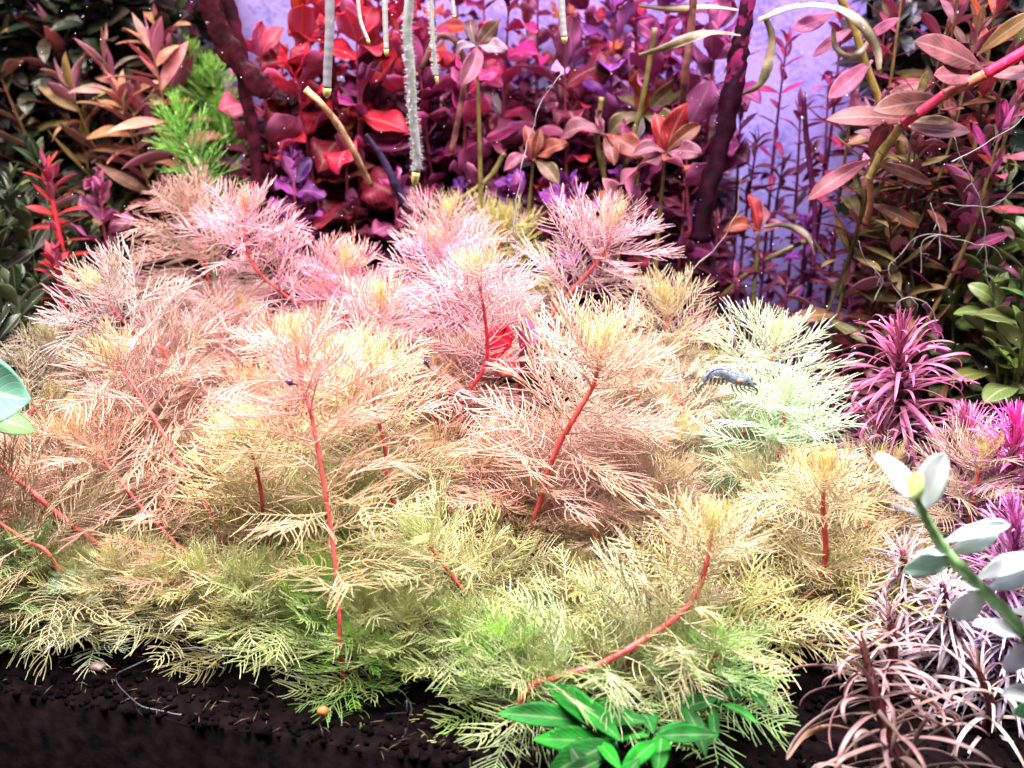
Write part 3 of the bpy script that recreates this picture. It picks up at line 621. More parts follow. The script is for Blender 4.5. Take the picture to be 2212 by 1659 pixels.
# small-leaved purple stems before the lavender wall
for i, (u, v, y, pal) in enumerate([(1600, 250, .80, 'purple'), (1635, 310, .78, 'dark wine'), (1700, 90, .82, 'magenta'), (1730, 230, .80, 'plum'), (1755, 330, .79, 'dark wine'), (1690, 360, .82, 'plum'), (1790, 180, .80, 'magenta'),
                                    (1650, 560, .74, 'plum'), (1745, 480, .76, 'purple'), (1800, 520, .75, 'dark wine'), (1590, 600, .72, 'dark wine'), (1840, 590, .72, 'plum'), (1480, 60, .84, 'magenta'), (1550, 480, .76, 'dark wine'),
                                    (1820, 40, .82, 'rose pink'), (1880, 420, .74, 'brownish red'), (1700, 620, .7, 'dark wine')]):
    lud_plant(pal, u, v, y, gap=.012, ln=.021, meshes=LAN, desc='small-leaved stem', group='small-leaved purple stems before the lavender wall', name='small_leaved_stem', stemc=(.12, .015, .07), r=.0012, low=.5, lean=U(-.01, .01))
# right: leafy thicket, brownish pink above and green below
for i, (u, v, y, pal) in enumerate([(1950, -20, .74, 'rose pink'), (2050, 40, .72, 'brownish red'), (2150, 10, .7, 'orange red'), (1900, 120, .75, 'brownish red'), (2010, 330, .70, 'brownish red'), (2160, 290, .66, 'plum'),
                                    (1840, 250, .76, 'rose pink'), (1960, 420, .70, 'dark wine'), (2080, 420, .68, 'brownish red'), (1850, 470, .74, 'dark wine'), (2200, 200, .68, 'rose pink'), (1980, 520, .7, 'dark wine')]):
    lud_plant(pal, u, v, y, gap=.016, ln=.030, meshes=AMM, desc='long-leaved stem', group='long-leaved stems at the right', name='long_leaved_stem', lean=U(-.08, .08), stemc=(.14, .09, .03), r=.0014, low=.5)
for i, (u, v, y) in enumerate([(2050, 500, .74), (2180, 370, .70), (2120, 560, .68), (2230, 520, .64), (2150, 650, .64), (2210, 720, .60), (2060, 660, .68), (1960, 610, .72), (2250, 620, .62)]):
    lud_plant((.14, .22, .04), u, v, y, gap=.012, ln=.032, meshes=[GRN[0], GRN[2], GRN[1]], desc='leafy stem', pal2='shaded green', group='green stems at the right', name='green_leaved_stem', stemc=(.1, .14, .03), low=.35)

for i in range(20):
    u = U(1840, 2250); v = -60 + i * 34; y = U(.66, .80); pal = random.choice([(.30, .20, .07), (.22, .2, .05), (.36, .13, .08), (.30, .20, .07), (.42, .18, .2), (.22, .2, .05)])
    nm = {.30: 'olive brown', .36: 'rust', .22: 'olive', .42: 'dusky pink', .3: 'brownish'}[pal[0]]
    lud_plant(pal, u, v, y, gap=.013, ln=U(.026, .036), meshes=AMM + LAN, desc='tangled stem', pal2=nm, group='tangled stems at the right', name='tangled_stem', stemc=(.09, .07, .025), r=.0011, low=.5, lean=U(-.09, .09))
# the foreground stem at the right with long pink leaves
t = thing('pink_leaved_stem', P(1870, 480, .66), 'thick crimson and green stem with big dusky pink leaves crossing the upper right corner', 'aquatic plant')
pts = [(2330, 40), (2212, 112), (2130, 160), (2040, 205), (1950, 268), (1905, 330), (1878, 385), (1880, 440), (1870, 480)]
pw = [P(a, b, .60 + .0075 * i) for i, (a, b) in enumerate(pts)]
def sub(pp, r, c):
    q = spline([p - t.location for p in pp], 16); m = MB(); m.tube(q, [r * (1 + .15 * (i in (0, 16))) for i in range(17)], 9); link('stem_segment', m.mesh('stem_segment', [M_stem]), t, color=c)
sub(pw[0:3], .0031, (.62, .02, .08)); sub(pw[2:4], .0030, (.38, .12, .06)); sub(pw[3:5], .0028, (.6, .04, .10)); sub(pw[4:6], .0026, (.30, .22, .06)); sub(pw[5:7], .0024, (.34, .26, .08)); sub(pw[6:9], .0020, (.45, .2, .12))
for (a, b, c, d, k, col, wy) in [(2125, 150, 1985, 88, 0, (.42, .12, .16), 1.35), (2125, 155, 1990, 190, 1, (.75, .22, .32), 1.0), (2130, 160, 2260, 175, 1, (.6, .2, .25), 1.1), (2110, 120, 2230, 20, 2, (.5, .25, .1), 1),
                             (2040, 215, 1895, 235, 0, (.38, .12, .10), 1.3), (1965, 262, 1810, 240, 2, (.45, .13, .14), 1.1), (1955, 270, 2090, 305, 1, (.36, .09, .08), 1.2), (1960, 262, 2060, 262, 0, (.5, .35, .14), .9),
                             (1880, 345, 1752, 415, 2, (.6, .12, .18), 1.1), (1885, 350, 2010, 395, 0, (.5, .18, .14), .9), (1880, 340, 1900, 240, 1, (.75, .22, .3), 1), (1875, 440, 1990, 480, 2, (.3, .08, .06), 1), (2040, 205, 2120, 130, 1, (.8, .25, .35), .9)]:
    yb = .60 + .06 * (2330 - a) / 460; q = P(a, b, yb); tp = P(c, d, yb - .015)
    put(AMM[k], 'leaf', t, q, tp - q, Vector((U(-.3, .3), -1, .7)), (tp - q).length / .0385, jit(tuple(x * y_ for x, y_ in zip(col, (.36, .40, .34))), .05, .03), sy=wy)
# a second, olive stem behind it
t = thing('olive_leaved_stem', P(1925, 600, .72), 'thick olive stem with pink and rust leaves left of the thick pink stem', 'aquatic plant')
pts = [(1800, -40), (1845, 60), (1870, 140), (1900, 215), (1935, 285), (1960, 420), (1925, 600)]
q0 = [P(a, b, .71) - t.location for a, b in pts]; link('stem', stem_mesh(spline(q0, 40), .0026, 7, taper=1), t, color=(.28, .20, .05))
for (a, b, c, d, k, col) in [(1885, 130, 1780, 225, 1, (.8, .22, .38)), (1870, 130, 1805, 215, 0, (.45, .14, .06)), (1845, 60, 1760, 110, 2, (.6, .15, .3)), (1900, 215, 1990, 180, 0, (.7, .25, .28)), (1930, 285, 1840, 300, 2, (.4, .2, .08)), (1800, 30, 1700, 80, 1, (.7, .2, .4)), (1860, 90, 1940, 40, 0, (.75, .2, .35))]:
    q = P(a, b, .71); tp = P(c, d, .70); put(AMM[k], 'leaf', t, q, tp - q, Vector((U(-.3, .3), -1, .7)), (tp - q).length / .0385, tuple(x * .45 for x in col))

# ------------------------------------------------------------------ wood, sticks, dry leaves
def limb(name, lab, pts, rad, col, mat=M_wood, cat='branch', n=40, sides=12, rough=.18, base=None):
    w_ = [P(*p) for p in pts]; t = tag(link(name, None, mat=Matrix.Translation(w_[-1])), lab, cat)
    q = spline([p - w_[-1] for p in w_], n); rr = [lerp_tab(i / n, [(j / (len(rad) - 1), r) for j, r in enumerate(rad)]) for i in range(n + 1)]
    m = MB(); m.tube(q, rr, sides)
    for i, v_ in enumerate(m.v):
        p = Vector(v_); c = q[min(i // sides, n)]; d = p - c
        m.v[i] = tuple(c + d * (1 + rough * noise.noise(p * 160) + rough * noise.noise(p * 420)))
    m2 = m.mesh('bark', [mat]); link('bark', m2, t, color=col); return t, q
t, q = limb('dark_post', 'dark wine red upright stick with a slab of loose bark, back left', [(485, -30, .76), (515, 100, .76), (530, 200, .76), (548, 300, .76), (556, 400, .76), (560, 500, .76)], [.0045, .005, .0045, .004, .0036, .0036], (.035, .003, .008))
m = MB(); sl = spline([P(a, b, .748) - t.location for a, b in [(440, -40), (462, 40), (490, 100), (525, 145), (560, 180), (588, 205)]], 40)
m.tube(sl, [lerp_tab(i / 40, [(0, .006), (.4, .008), (.55, .0065), (.8, .0085), (.97, .006), (1, .003)]) for i in range(41)], 18)
for i, v_ in enumerate(m.v):
    p = Vector(v_); c = sl[i // 18]; d = p - c; d.y *= .3
    m.v[i] = tuple(c + d * (1 + .35 * noise.noise(p * 130) + .3 * noise.noise(p * 400)) + Vector((0, .0015 * noise.noise(p * 500), 0)))
link('bark_slab', m.mesh('bark_slab', [M_wood]), t, color=(.030, .003, .006))
t, q = limb('dark_branch', 'thick dark branch, glossy purple on top and black below, before the lavender wall', [(1625, -40, .70), (1605, 60, .70), (1592, 140, .70), (1575, 230, .70), (1552, 330, .70), (1525, 430, .70), (1510, 520, .70)], [.0035, .0046, .0058, .0066, .0056, .0064, .0064], (.012, .001, .006), rough=.4)
m = MB(); k0 = 18; m.tube(q[:k0], [.0039 + .0022 * i / k0 + .0012 * noise.noise(q[i] * 200) for i in range(k0)], 12); link('purple_skin', m.mesh('purple_skin', [M_wood]), t, color=(.13, .008, .05))
for (a, b, r, c) in [(1598, 95, .0075, (.35, .06, .16)), (1582, 185, .0075, (.45, .30, .2))]:
    rt = MB()
    for k in range(26):
        th = U(0, 6.28); p0 = P(a + U(-22, 22), b + U(-30, 30), .722) - t.location; p1 = p0 + Vector((math.cos(th) * U(.003, .009), U(-.006, 0), math.sin(th) * .006)); p2 = p1 + Vector((U(-.004, .004), 0, U(-.006, .003)))
        rt.tube([p0, p1, p2], [.0006, .0004, .0002], 4)
    link('rootlets', rt.mesh('rootlets', [M_root]), t, color=c)
limb('thin_stick', 'thin slanting black stick right of the tan stick', [(790, 290, .72), (825, 340, .72), (850, 390, .72), (880, 450, .72)], [.0012, .0022, .003, .0035], (.02, .01, .03))
limb('tan_stick', 'tan broken stick slanting down right at the upper centre left', [(660, 192, .68), (695, 225, .68), (730, 270, .69), (765, 330, .70), (800, 400, .72)], [.0022, .0018, .0022, .0022, .002], (.3, .2, .1), cat='stick', rough=.1)
limb('brown_stick', 'curved brown twig beside the long air root', [(910, 150, .74), (945, 80, .74), (985, 90, .74), (1005, 150, .75), (995, 230, .75), (975, 330, .75)], [.0018, .002, .002, .0022, .002, .002], (.12, .05, .04), cat='twig', rough=.1)
limb('upright_twig', 'slim brown twig at the top, left of the thick dark branch', [(1500, -40, .72), (1492, 60, .72), (1480, 160, .72), (1470, 260, .74)], [.0022, .0026, .0024, .0022], (.16, .06, .05), cat='twig', rough=.1)
for lab, pts in [('olive stalk left of the thick dark branch', [(1415, 60), (1400, 150), (1380, 250), (1350, 360)]), ('olive stalk under the orange head', [(1090, 330), (1060, 380), (1010, 420), (930, 470)]),
                 ('straight olive stalk below the pinkish long-leaved head', [(1300, 210), (1290, 300), (1310, 400)]), ('yellowish stalk rising right below the thick dark branch', [(1740, 520), (1640, 570), (1560, 640)]),
                 ('dark purple upright stalk before the lavender wall', [(1735, 200), (1745, 330), (1760, 450), (1755, 600)])]:
    w_ = [P(a, b, .745) for a, b in pts]; o = link('stalk', stem_mesh([p - w_[-1] for p in spline(w_, 20)], .0018, 5, taper=1), mat=Matrix.Translation(w_[-1]), color=(.13, .11, .03) if 'purple' not in lab else (.08, .01, .06)); tag(o, lab, 'stalk')
# dry strap leaves
def strap(lab, pts, y, wd, col, grp='dry strap leaves'):
    w_ = spline([P(a, b, y + U(-.004, .004)) for a, b in pts], 34); o0 = w_[0]; m = MB(); uv = []; k = len(w_)
    for side in (1, -1):
        for i, p in enumerate(w_):
            tn = (w_[min(i + 1, k - 1)] - w_[max(i - 1, 0)]).normalized(); vw = Vector((0, 1, -.25)); sd = tn.cross(vw).normalized()
            tw = .9 * math.sin(i * .13 + pts[0][0]); sd = sd * math.cos(tw) + vw.normalized() * math.sin(tw)
            ww = wd * (.35 + .65 * math.sin(math.pi * (i + 1.5) / (k + 2))) * (1 + .18 * noise.noise(p * 300))
            for j in range(5):
                s = j / 2 - 1; m.v.append(tuple(p - o0 + sd * ww * .5 * s + Vector((0, 1, 0)) * (abs(s) * ww * .2 + side * .0002))); uv.append((i / k, j / 4))
    K = k * 5
    for i in range(k - 1):
        for j in range(4):
            a = i * 5 + j; m.f.append((a, a + 1, a + 6, a + 5)); m.m.append(0); m.f.append((K + a, K + a + 5, K + a + 6, K + a + 1)); m.m.append(0)
        for j in (0, 4):
            a = i * 5 + j; m.f.append((a, a + 5, K + a + 5, K + a)); m.m.append(0)
    o = link('dry_leaf', m.mesh('dry_leaf', [M_dry], uvs=uv), mat=Matrix.Translation(o0), color=col); tag(o, lab, 'dead leaf', grp)
strap('cream withered strap leaf arching over the upper right', [(1640, 42), (1700, 18), (1760, 10), (1820, 22), (1865, 55), (1895, 105), (1900, 150)], .69, .0075, (.34, .28, .19))
strap('tan withered strap reaching left from the thick dark branch', [(1600, 75), (1540, 70), (1490, 82), (1430, 105), (1380, 120)], .70, .006, (.2, .15, .08))
strap('olive drab strap hanging in a hook right of the thick dark branch', [(1650, 30), (1668, 80), (1660, 140), (1640, 185), (1600, 205)], .705, .0065, (.2, .17, .08))
strap('curled cream leaf hook under the arching withered strap', [(1800, 60), (1805, 100), (1830, 120), (1860, 112), (1880, 80)], .70, .0045, (.3, .25, .18))
strap('pale spotted strap drooping right of the small orange pink head', [(1650, 490), (1700, 488), (1745, 510), (1760, 550)], .715, .0055, (.4, .32, .26))
strap('cream strap lying along the top, left of the thick dark branch', [(1380, 12), (1450, 20), (1530, 14), (1600, 22)], .72, .005, (.36, .28, .17))

# hanging air roots
def air_root(lab, pts, y, r, hair=True, tipc=(.45, .40, .12), col=(.30, .30, .28)):
    w_ = spline([P(a, b, y) for a, b in pts], 40); o0 = w_[0]
    t = thing('air_root', o0, lab, 'root', 'hanging air roots')
    m = MB(); m.tube([p - o0 for p in w_[:37]], [r * (1 - .12 * i / 36) * (1 + .03 * math.sin(i * 1.7)) for i in range(37)], 10); a = link('root_shaft', m.mesh('root_shaft', [M_root]), t, color=col)
    m = MB(); m.tube([p - o0 for p in w_[36:]], [r * .9, r * .9, r * .85, r * .7, r * .25], 10); link('root_tip', m.mesh('root_tip', [M_root]), t, color=tipc)
    if hair:
        h = MB(); L = (w_[-1] - w_[0]).length
        for k in range(int(L / .00016)):
            f = U(.05, .88) * 40; i = int(f); p = w_[i].lerp(w_[i + 1], f - i); th = U(0, 6.28); d = Vector((math.cos(th), math.sin(th), U(-.3, .3)))
            h.tube([p - o0 + d * r * .9, p - o0 + d * (r + .0014 * U(.5, 1.1))], [.00009, .00005], 3, cap=False)
        kind(link('root_hairs', h.mesh('root_hairs', [M_root]), a, color=(.45, .43, .45)), 'stuff')
air_root('longest hairy air root with yellow tip, hanging at the upper centre', [(892, -60), (880, 60), (888, 160), (893, 260), (901, 340), (895, 402)], .50, .0021)
air_root('thick pale air root hanging left of the longest one', [(712, -60), (712, 60), (708, 140), (706, 212)], .52, .0022, hair=False, col=(.22, .2, .22))
air_root('thin beaded air root just right of the longest one', [(930, -60), (933, 40), (938, 120), (945, 183)], .55, .0011)
air_root('short air root leaning left of the longest one', [(770, -50), (778, 40), (798, 95)], .58, .0011, hair=False)
air_root('medium air root between the thick and the longest one', [(830, -50), (832, 40), (835, 122)], .58, .0015, hair=False)
air_root('tiny air root tip at the top edge, rightmost of the left cluster', [(976, -50), (978, 0), (982, 40)], .57, .0011, hair=False)
air_root('lone air root hanging at the top, right of centre', [(1212, -60), (1214, 20), (1220, 95)], .55, .0017, hair=False)

# thin strands
def strand(lab, pts, y, r=.00045, col=(.15, .13, .12), grp='thin pale root strands'):
    w_ = spline([P(a, b, y if len(p3) == 0 else p3[0]) for a, b, *p3 in pts], 36); o0 = w_[-1]; m = MB(); m.tube([p - o0 + Vector([noise.noise(p * 90 + Vector((k_ * 9, 0, 0))) * .0025 for k_ in range(3)]) for p in w_], [r * (.55 + .45 * i / 36) * (1 + .5 * noise.noise(p * 400)) for i, p in enumerate(w_)], 6)
    for k_ in range(3):
        i = random.randint(5, 30); b0_ = w_[i] - o0; m.tube([b0_, b0_ + Vector((U(-.005, .005), U(-.002, .002), U(-.006, 0))), b0_ + Vector((U(-.01, .01), U(-.003, .003), U(-.012, -.003)))], [r * .4, r * .3, r * .15], 5)
    tag(link('root_strand', m.mesh('root_strand', [M_root]), mat=Matrix.Translation(o0), color=col), lab, 'root strand', grp)
strand('curved white strand rising from the olive yellow rosette', [(1217, 160), (1190, 185), (1165, 225), (1145, 290), (1128, 360), (1118, 430), (1112, 500), (1120, 560)], .64, .00045, (.25, .22, .25))
strand('pale strand looping over the right thicket, highest of the loops', [(2070, 510), (2000, 505), (1950, 540), (1925, 570), (1925, 610), (1950, 650)], .62)
strand('strand hooking down beside the first loop', [(2170, 560), (2130, 530), (2080, 520), (2010, 512), (1990, 560), (1985, 590)], .60)
strand('long strand sloping from the right edge over the pink leaves', [(2212, 250), (2150, 300), (2100, 330), (2060, 350)], .58)
strand('strand hanging from the right thicket past the green leaves', [(2055, 300), (2090, 370), (2120, 450), (2130, 540), (2132, 600)], .60)
strand('thin strand above the magenta spiky plant', [(1960, 690), (1940, 660), (1970, 640), (2010, 660), (2020, 700)], .56)
strand('short strand left of the magenta spiky plant', [(1850, 520), (1870, 560), (1900, 600), (1890, 650)], .62)
strand('pale strand left of the thick dark branch, low over the bush', [(1600, 380), (1590, 470), (1540, 540), (1480, 600), (1430, 640)], .62, .0004, (.22, .18, .14))
strand('dangling knotted white strand in the right thicket', [(2010, 435), (2022, 480), (2030, 520), (2028, 560)], .64, .0005, (.28, .26, .23))
strand('pale strand arcing across the lower right thicket', [(2212, 395), (2150, 440), (2090, 450), (2040, 440)], .6, .0004)
strand('pale looping root on the black soil at the lower left', [(560, 1400), (480, 1408), (400, 1400), (330, 1415), (270, 1450), (252, 1480), (290, 1515), (335, 1535), (400, 1548)], .405, .00026, (.15, .14, .16))
strand('thin root curving over the soil under the dark lime tuft', [(840, 1480), (870, 1500), (890, 1540), (870, 1580), (830, 1595)], .39, .00025, (.12, .11, .12))
strand('fine root wisp on the soil below the feathery bush edge', [(780, 1440), (700, 1470), (690, 1475), (640, 1460), (590, 1440)], .41, .00025, (.16, .15, .12))

# ------------------------------------------------------------------ green broad leaf plant in the front
M_v = plant_mat('vivid_leaf', rough=.6, trans=.3, veins=.22, mottle=.55, nscale=110, spec=.12); VGL = [blade(L=.03, W=[.0125, .014, .0115, .0135][i], n=12, mm=8, peak=.5, power=.85, arch=[.5, .9, .2, 1.2][i], fold=[.2, .12, .3, .15][i], wave=.03, mats=[M_v, M_v], seed=80 + i) for i in range(4)]
for x in VGL: LEN0[id(x)] = .03
t = thing('green_plant', PZ(1400, 1560, 0), 'vivid green low plant with pointed oval leaves on the soil at the bottom', 'aquatic plant')
VG = (.012, .42, .04)
for (a, b, c, d, k, col, s) in [(1330, 1610, 1140, 1588, 0, VG, 1), (1335, 1600, 1170, 1470, 2, VG, .8), (1340, 1600, 1230, 1490, 0, VG, .9), (1395, 1560, 1275, 1530, 1, (.02, .4, .06), 1), (1400, 1590, 1290, 1570, 3, VG, 1),
    (1330, 1605, 1165, 1660, 3, (.01, .22, .04), 1.1), (1420, 1600, 1345, 1655, 1, VG, .9), (1430, 1580, 1420, 1670, 0, VG, 1.1), (1290, 1600, 1345, 1670, 2, (.02, .62, .05), .9), (1410, 1585, 1380, 1480, 3, (.03, .38, .08), 1),
    (1412, 1580, 1545, 1575, 0, (.04, .52, .12), .8), (1420, 1590, 1560, 1590, 2, (.015, .36, .05), 1.1), (1480, 1570, 1500, 1480, 1, (.05, .42, .06), 1), (1450, 1540, 1560, 1500, 0, (.05, .36, .12), 1), (1560, 1500, 1690, 1478, 2, (.04, .34, .08), 1.2),
    (1280, 1560, 1060, 1545, 2, (.03, .42, .08), .9), (1560, 1520, 1640, 1555, 0, (.03, .25, .05), .8), (1480, 1530, 1530, 1600, 3, (.02, .24, .04), .9), (1350, 1530, 1230, 1520, 1, (.02, .3, .05), 1), (1300, 1640, 1200, 1690, 0, (.01, .15, .03), 1.1),
    (1540, 1530, 1545, 1600, 0, (.03, .22, .05), .6), (1380, 1640, 1330, 1700, 1, (.01, .3, .04), 1), (1620, 1490, 1660, 1540, 2, (.03, .25, .05), .8), (1230, 1610, 1280, 1680, 3, (.01, .14, .03), 1)]:
    zz = .010 + .012 * random.random(); q = PZ(a, b, zz); tp = PZ(c, d, zz + U(.0, .005)); put(VGL[k], 'leaf', t, q, tp - q, Vector((U(-.3, .3), -.5, 1)), (tp - q).length / .0315, jit((col[0] * .35, col[1] * U(.3, .55), col[2] * .22), .1, .05), sy=s * .78)
for (a, b) in [(1330, 1605), (1410, 1585), (1480, 1560), (1560, 1510)]:
    q = PZ(a, b, .014) - t.location; link('stem', stem_mesh([q, q * .9 + Vector((0, .004, -.01)), q * .8 + Vector((0, .008, -.022))], .0012), t, color=(.03, .2, .04))

# ------------------------------------------------------------------ white-leaved stem in the front right
t = thing('white_leaved_stem', P(2330, 1560, .34), 'stout light green stem with bluish white oval leaves at the right edge', 'aquatic plant')
YB = .365
pts = [(1968, 1060), (1990, 1100), (2035, 1180), (2068, 1218), (2128, 1280), (2170, 1318), (2225, 1385), (2290, 1480), (2330, 1560)]
pw = [P(a, b, YB - .003 * i) - t.location for i, (a, b) in enumerate(pts)]
m = MB(); q = spline(pw, 48); m.tube(q, [.0010 + .0013 * min(1, i / 14) + (.0006 if i in (12, 18, 24, 36) else 0) for i in range(49)], 12); link('stem', m.mesh('stem', [M_stem]), t, color=(.26, .44, .18))
WH = (.78, .87, .86); WY = (.72, .8, .45)
for (a, b, c, d, k, col, s, upv) in [(1988, 1095, 1884, 980, 0, WH, .95, (.6, -1, .6)), (1996, 1100, 2033, 985, 1, WH, 1.15, (-.7, -1, .3)), (1985, 1085, 1948, 1000, 2, WY, 1.15, (.1, -1, .3)), (2002, 1115, 1905, 1112, 2, WH, .7, (0, -.3, 1)),
    (2035, 1172, 2186, 1132, 0, WH, .75, (0, -.5, 1)), (2050, 1195, 2160, 1150, 1, WH, .95, (0, -.9, .6)), (2066, 1205, 1956, 1232, 1, (.5, .72, .6), .95, (0, -1, .8)), (2062, 1200, 1975, 1196, 0, WH, .7, (0, -.3, 1)),
    (2110, 1250, 2245, 1195, 1, WH, .9, (0, -.7, 1)), (2128, 1275, 2250, 1222, 0, WH, 1, (0, -1, .6)), (2130, 1282, 2052, 1332, 1, WH, 1.5, (0, -1, .5)), (2130, 1276, 2048, 1262, 0, WH, .8, (0, -.4, 1)), (2215, 1375, 2098, 1348, 0, WH, .85, (0, -.6, 1)),
    (2222, 1385, 2172, 1452, 1, WH, 1.5, (0, -1, .5)), (2225, 1390, 2320, 1340, 1, WH, 1, (0, -1, .6)), (2270, 1500, 2160, 1502, 0, WH, 1, (0, -.7, 1)), (2275, 1500, 2195, 1545, 1, (.3, .7, .35), 1.2, (0, -1, .6)), (2175, 1320, 2260, 1330, 2, WH, .8, (0, -.5, 1))]:
    i = (a - 1968) / 45; q = P(a, b, YB - .003 * min(8, i)); tp = P(c, d, YB - .003 * min(8, i) - .006); put(PAL[k], 'leaf', t, q, tp - q, Vector(upv), (tp - q).length / .0305, jit(col, .05, .03), sy=s * .78)

# ------------------------------------------------------------------ strap leaved plants at the right
def strap_plant(lab, uv, y, n_w, ln, c_tip, c_low, stemc, r=.0022, curl=True, gap=.0045, num=7, angs=None, smax=.09, grp='strap-leaved spiky plants', y1=None, lift=.05):
    path = [P(a, b, y + ((y1 or y) - y) * i / (len(uv) - 1)) for i, (a, b) in enumerate(uv)]
    last = path[-1]; gz = ground_z(last.x, last.y) - .004
    if last.z > gz + .006: path.append(Vector((last.x, last.y, gz)))
    angs = angs or [(0, 12), (.008, 35), (.02, 60), (.04, 82), (.08, 100)]
    grow('spiky_plant', lab, 'aquatic plant', path, dict(r=r, stem=stemc, num=lambda s: num, s0=.0005, angj=16, upj=.6, mesh=lambda s: STS if (s < .006 or not curl) else STR,
        len=lambda s: ln * lerp_tab(s, [(0, .35), (.01, .7), (.025, 1), (.08, 1)]), ang=lambda s: lerp_tab(s, angs), gap=lambda s: gap * lerp_tab(s, [(0, .5), (.02, 1), (.1, 1.5)]),
        col=lambda s: mix(c_tip, c_low, min(1, s / .05)), turn=.5, smax=smax, lift=lift), grp)
strap_plant('magenta spiky plant with a dark stalk in front of the dark right thicket', [(1945, 735), (1942, 800), (1945, 870), (1945, 940)], .555, 12, .042, (.40, .09, .20), (.34, .10, .17), (.05, .003, .01), r=.0022, gap=.0042, num=10, smax=.12)
strap_plant('hot pink spiky head at the right edge, under the magenta spiky plant', [(2188, 915), (2192, 970)], .50, 9, .030, (.85, .10, .45), (.45, .15, .35), (.4, .05, .2), curl=False, num=9, gap=.003)
strap_plant('lilac pink spiky head left of the hot pink one', [(2085, 905), (2090, 970)], .53, 9, .028, (.7, .22, .42), (.4, .2, .3), (.4, .05, .2), curl=False, num=9, gap=.003)
strap_plant('violet pink spiky head half hidden behind the white-leaved stem', [(2188, 1105), (2190, 1170)], .44, 9, .026, (.65, .22, .5), (.35, .18, .35), (.3, .05, .15), curl=False, num=9, gap=.003)
CB = (.38, .21, .21); CL = (.30, .19, .17)
strap_plant('large spiky plant with brown pink curling straps on a dark stalk at the bottom right', [(1862, 1385), (1878, 1450), (1892, 1510), (1915, 1580), (1945, 1650), (1960, 1700)], .39, 12, .042, CB, CL, (.06, .005, .006), r=.0024, gap=.0055, num=7, smax=.14, y1=.345, angs=[(0, 60), (.006, 78), (.03, 90), (.08, 98)])
strap_plant('greyish pink spiky plant with dark stalk left of the lowest white leaves', [(2035, 1260), (2045, 1310), (2060, 1390)], .44, 9, .034, (.6, .44, .55), (.48, .38, .45), (.08, .01, .02), gap=.0045, num=8, angs=[(0, 50), (.006, 72), (.03, 88), (.08, 98)])
strap_plant('lilac grey spiky plant below the white-leaved stem at the right edge', [(2170, 1340), (2180, 1400)], .43, 9, .034, (.66, .55, .70), (.55, .46, .56), (.08, .01, .02), gap=.0045, num=8, angs=[(0, 50), (.006, 72), (.03, 88), (.08, 98)])
strap_plant('dusty pink spiky plant right of the golden tipped feathery shoot', [(1950, 1190), (1955, 1270)], .46, 9, .034, (.52, .34, .42), (.4, .3, .32), (.15, .02, .03), gap=.0045, num=8, angs=[(0, 50), (.006, 72), (.03, 88), (.08, 98)])
strap_plant('pale mauve spiky plant between the dusty pink one and the bottom right one', [(1920, 1330), (1930, 1400)], .43, 9, .033, (.48, .33, .34), (.38, .28, .27), (.12, .01, .02), gap=.0055, num=7)
strap_plant('tan spiky plant low at the right edge over the soil', [(2110, 1440), (2140, 1520)], .41, 9, .036, (.6, .45, .42), (.5, .38, .34), (.1, .01, .01), gap=.008, num=5)
strap_plant('plum spiky plant low and dark below the magenta one', [(1900, 920), (1905, 980)], .54, 9, .036, (.38, .16, .24), (.3, .12, .2), (.1, .01, .02), gap=.005, num=8)
# loose brown strap over the soil
strap('thin brown strap lying on the soil at the bottom right', [(1880, 1590), (1800, 1570), (1740, 1590), (1700, 1640)], .37, .002, (.3, .16, .1))

# ------------------------------------------------------------------ animals
# shrimp
y = .485; c0 = P(1580, 820, y); t = thing('shrimp', c0, 'bluish translucent shrimp clinging to the mint white feathery leaves', 'shrimp')
def S(a, b, dy=0): return P(a, b, y + dy) - t.location
bd = [S(1512, 828), S(1520, 815), S(1535, 803), S(1555, 802), S(1575, 811), S(1592, 817), S(1610, 822), S(1625, 830), S(1636, 838)]
m = MB(); q = spline(bd, 40); rr = [lerp_tab(i / 40, [(0, .0009), (.15, .0017), (.35, .0027), (.6, .0034), (.75, .0032), (.9, .0018), (1, .0006)]) * (1 - (.10 if i % 5 == 0 and i < 24 else 0)) for i in range(41)]
m.tube(q, rr, 14); link('body', m.mesh('body', [M_shrimp]), t, color=(.13, .16, .20))
m = MB(); m.tube(spline([p + Vector((0, -.0012, r * .82)) for p, r in zip(q[4:26], rr[4:26])], 20), .0005, 6); link('back_stripe', m.mesh('back_stripe', [M_shell]), t, color=(.03, .03, .10))
m = MB(); m.tube([S(1588, 808), S(1600, 811), S(1615, 818), S(1628, 826), S(1642, 833)], [.0014, .0016, .0014, .0010, .0002], 8); link('rostrum', m.mesh('rostrum', [M_shell]), t, color=(.07, .03, .06))
m = MB(); m.ell(S(1602, 824, -.003), (.0022, .0016, .0018), 10, 8, bump=.3); link('organs', m.mesh('organs', [M_shell]), t, color=(.22, .10, .08))
m = MB(); m.ell(S(1624, 829, -.0025), (.0008, .0008, .0008), 10, 8); link('eye', m.mesh('eye', [M_shell]), t, color=(.01, .01, .015))
for k in range(3):
    m = MB(); m.tube([S(1514, 826), S(1506 - 3 * k, 832 + 4 * k), S(1500 - 3 * k + 4, 840 + 6 * k)], [.0008, .0011, .0004], 6); link('tail_fan', m.mesh('tail_fan', [M_shrimp]), t, color=(.35, .36, .22))
for k in range(5):
    m = MB(); a = 1580 + 10 * k; m.tube([S(a, 832), S(a + 4, 846 - k), S(a + 12 + 3 * k, 856 - 2 * k), S(a + 10 + 3 * k, 866 - 2 * k)], [.00055, .00045, .0003, .0002], 5); link('leg', m.mesh('leg', [M_shrimp]), t, color=(.2, .24, .26))
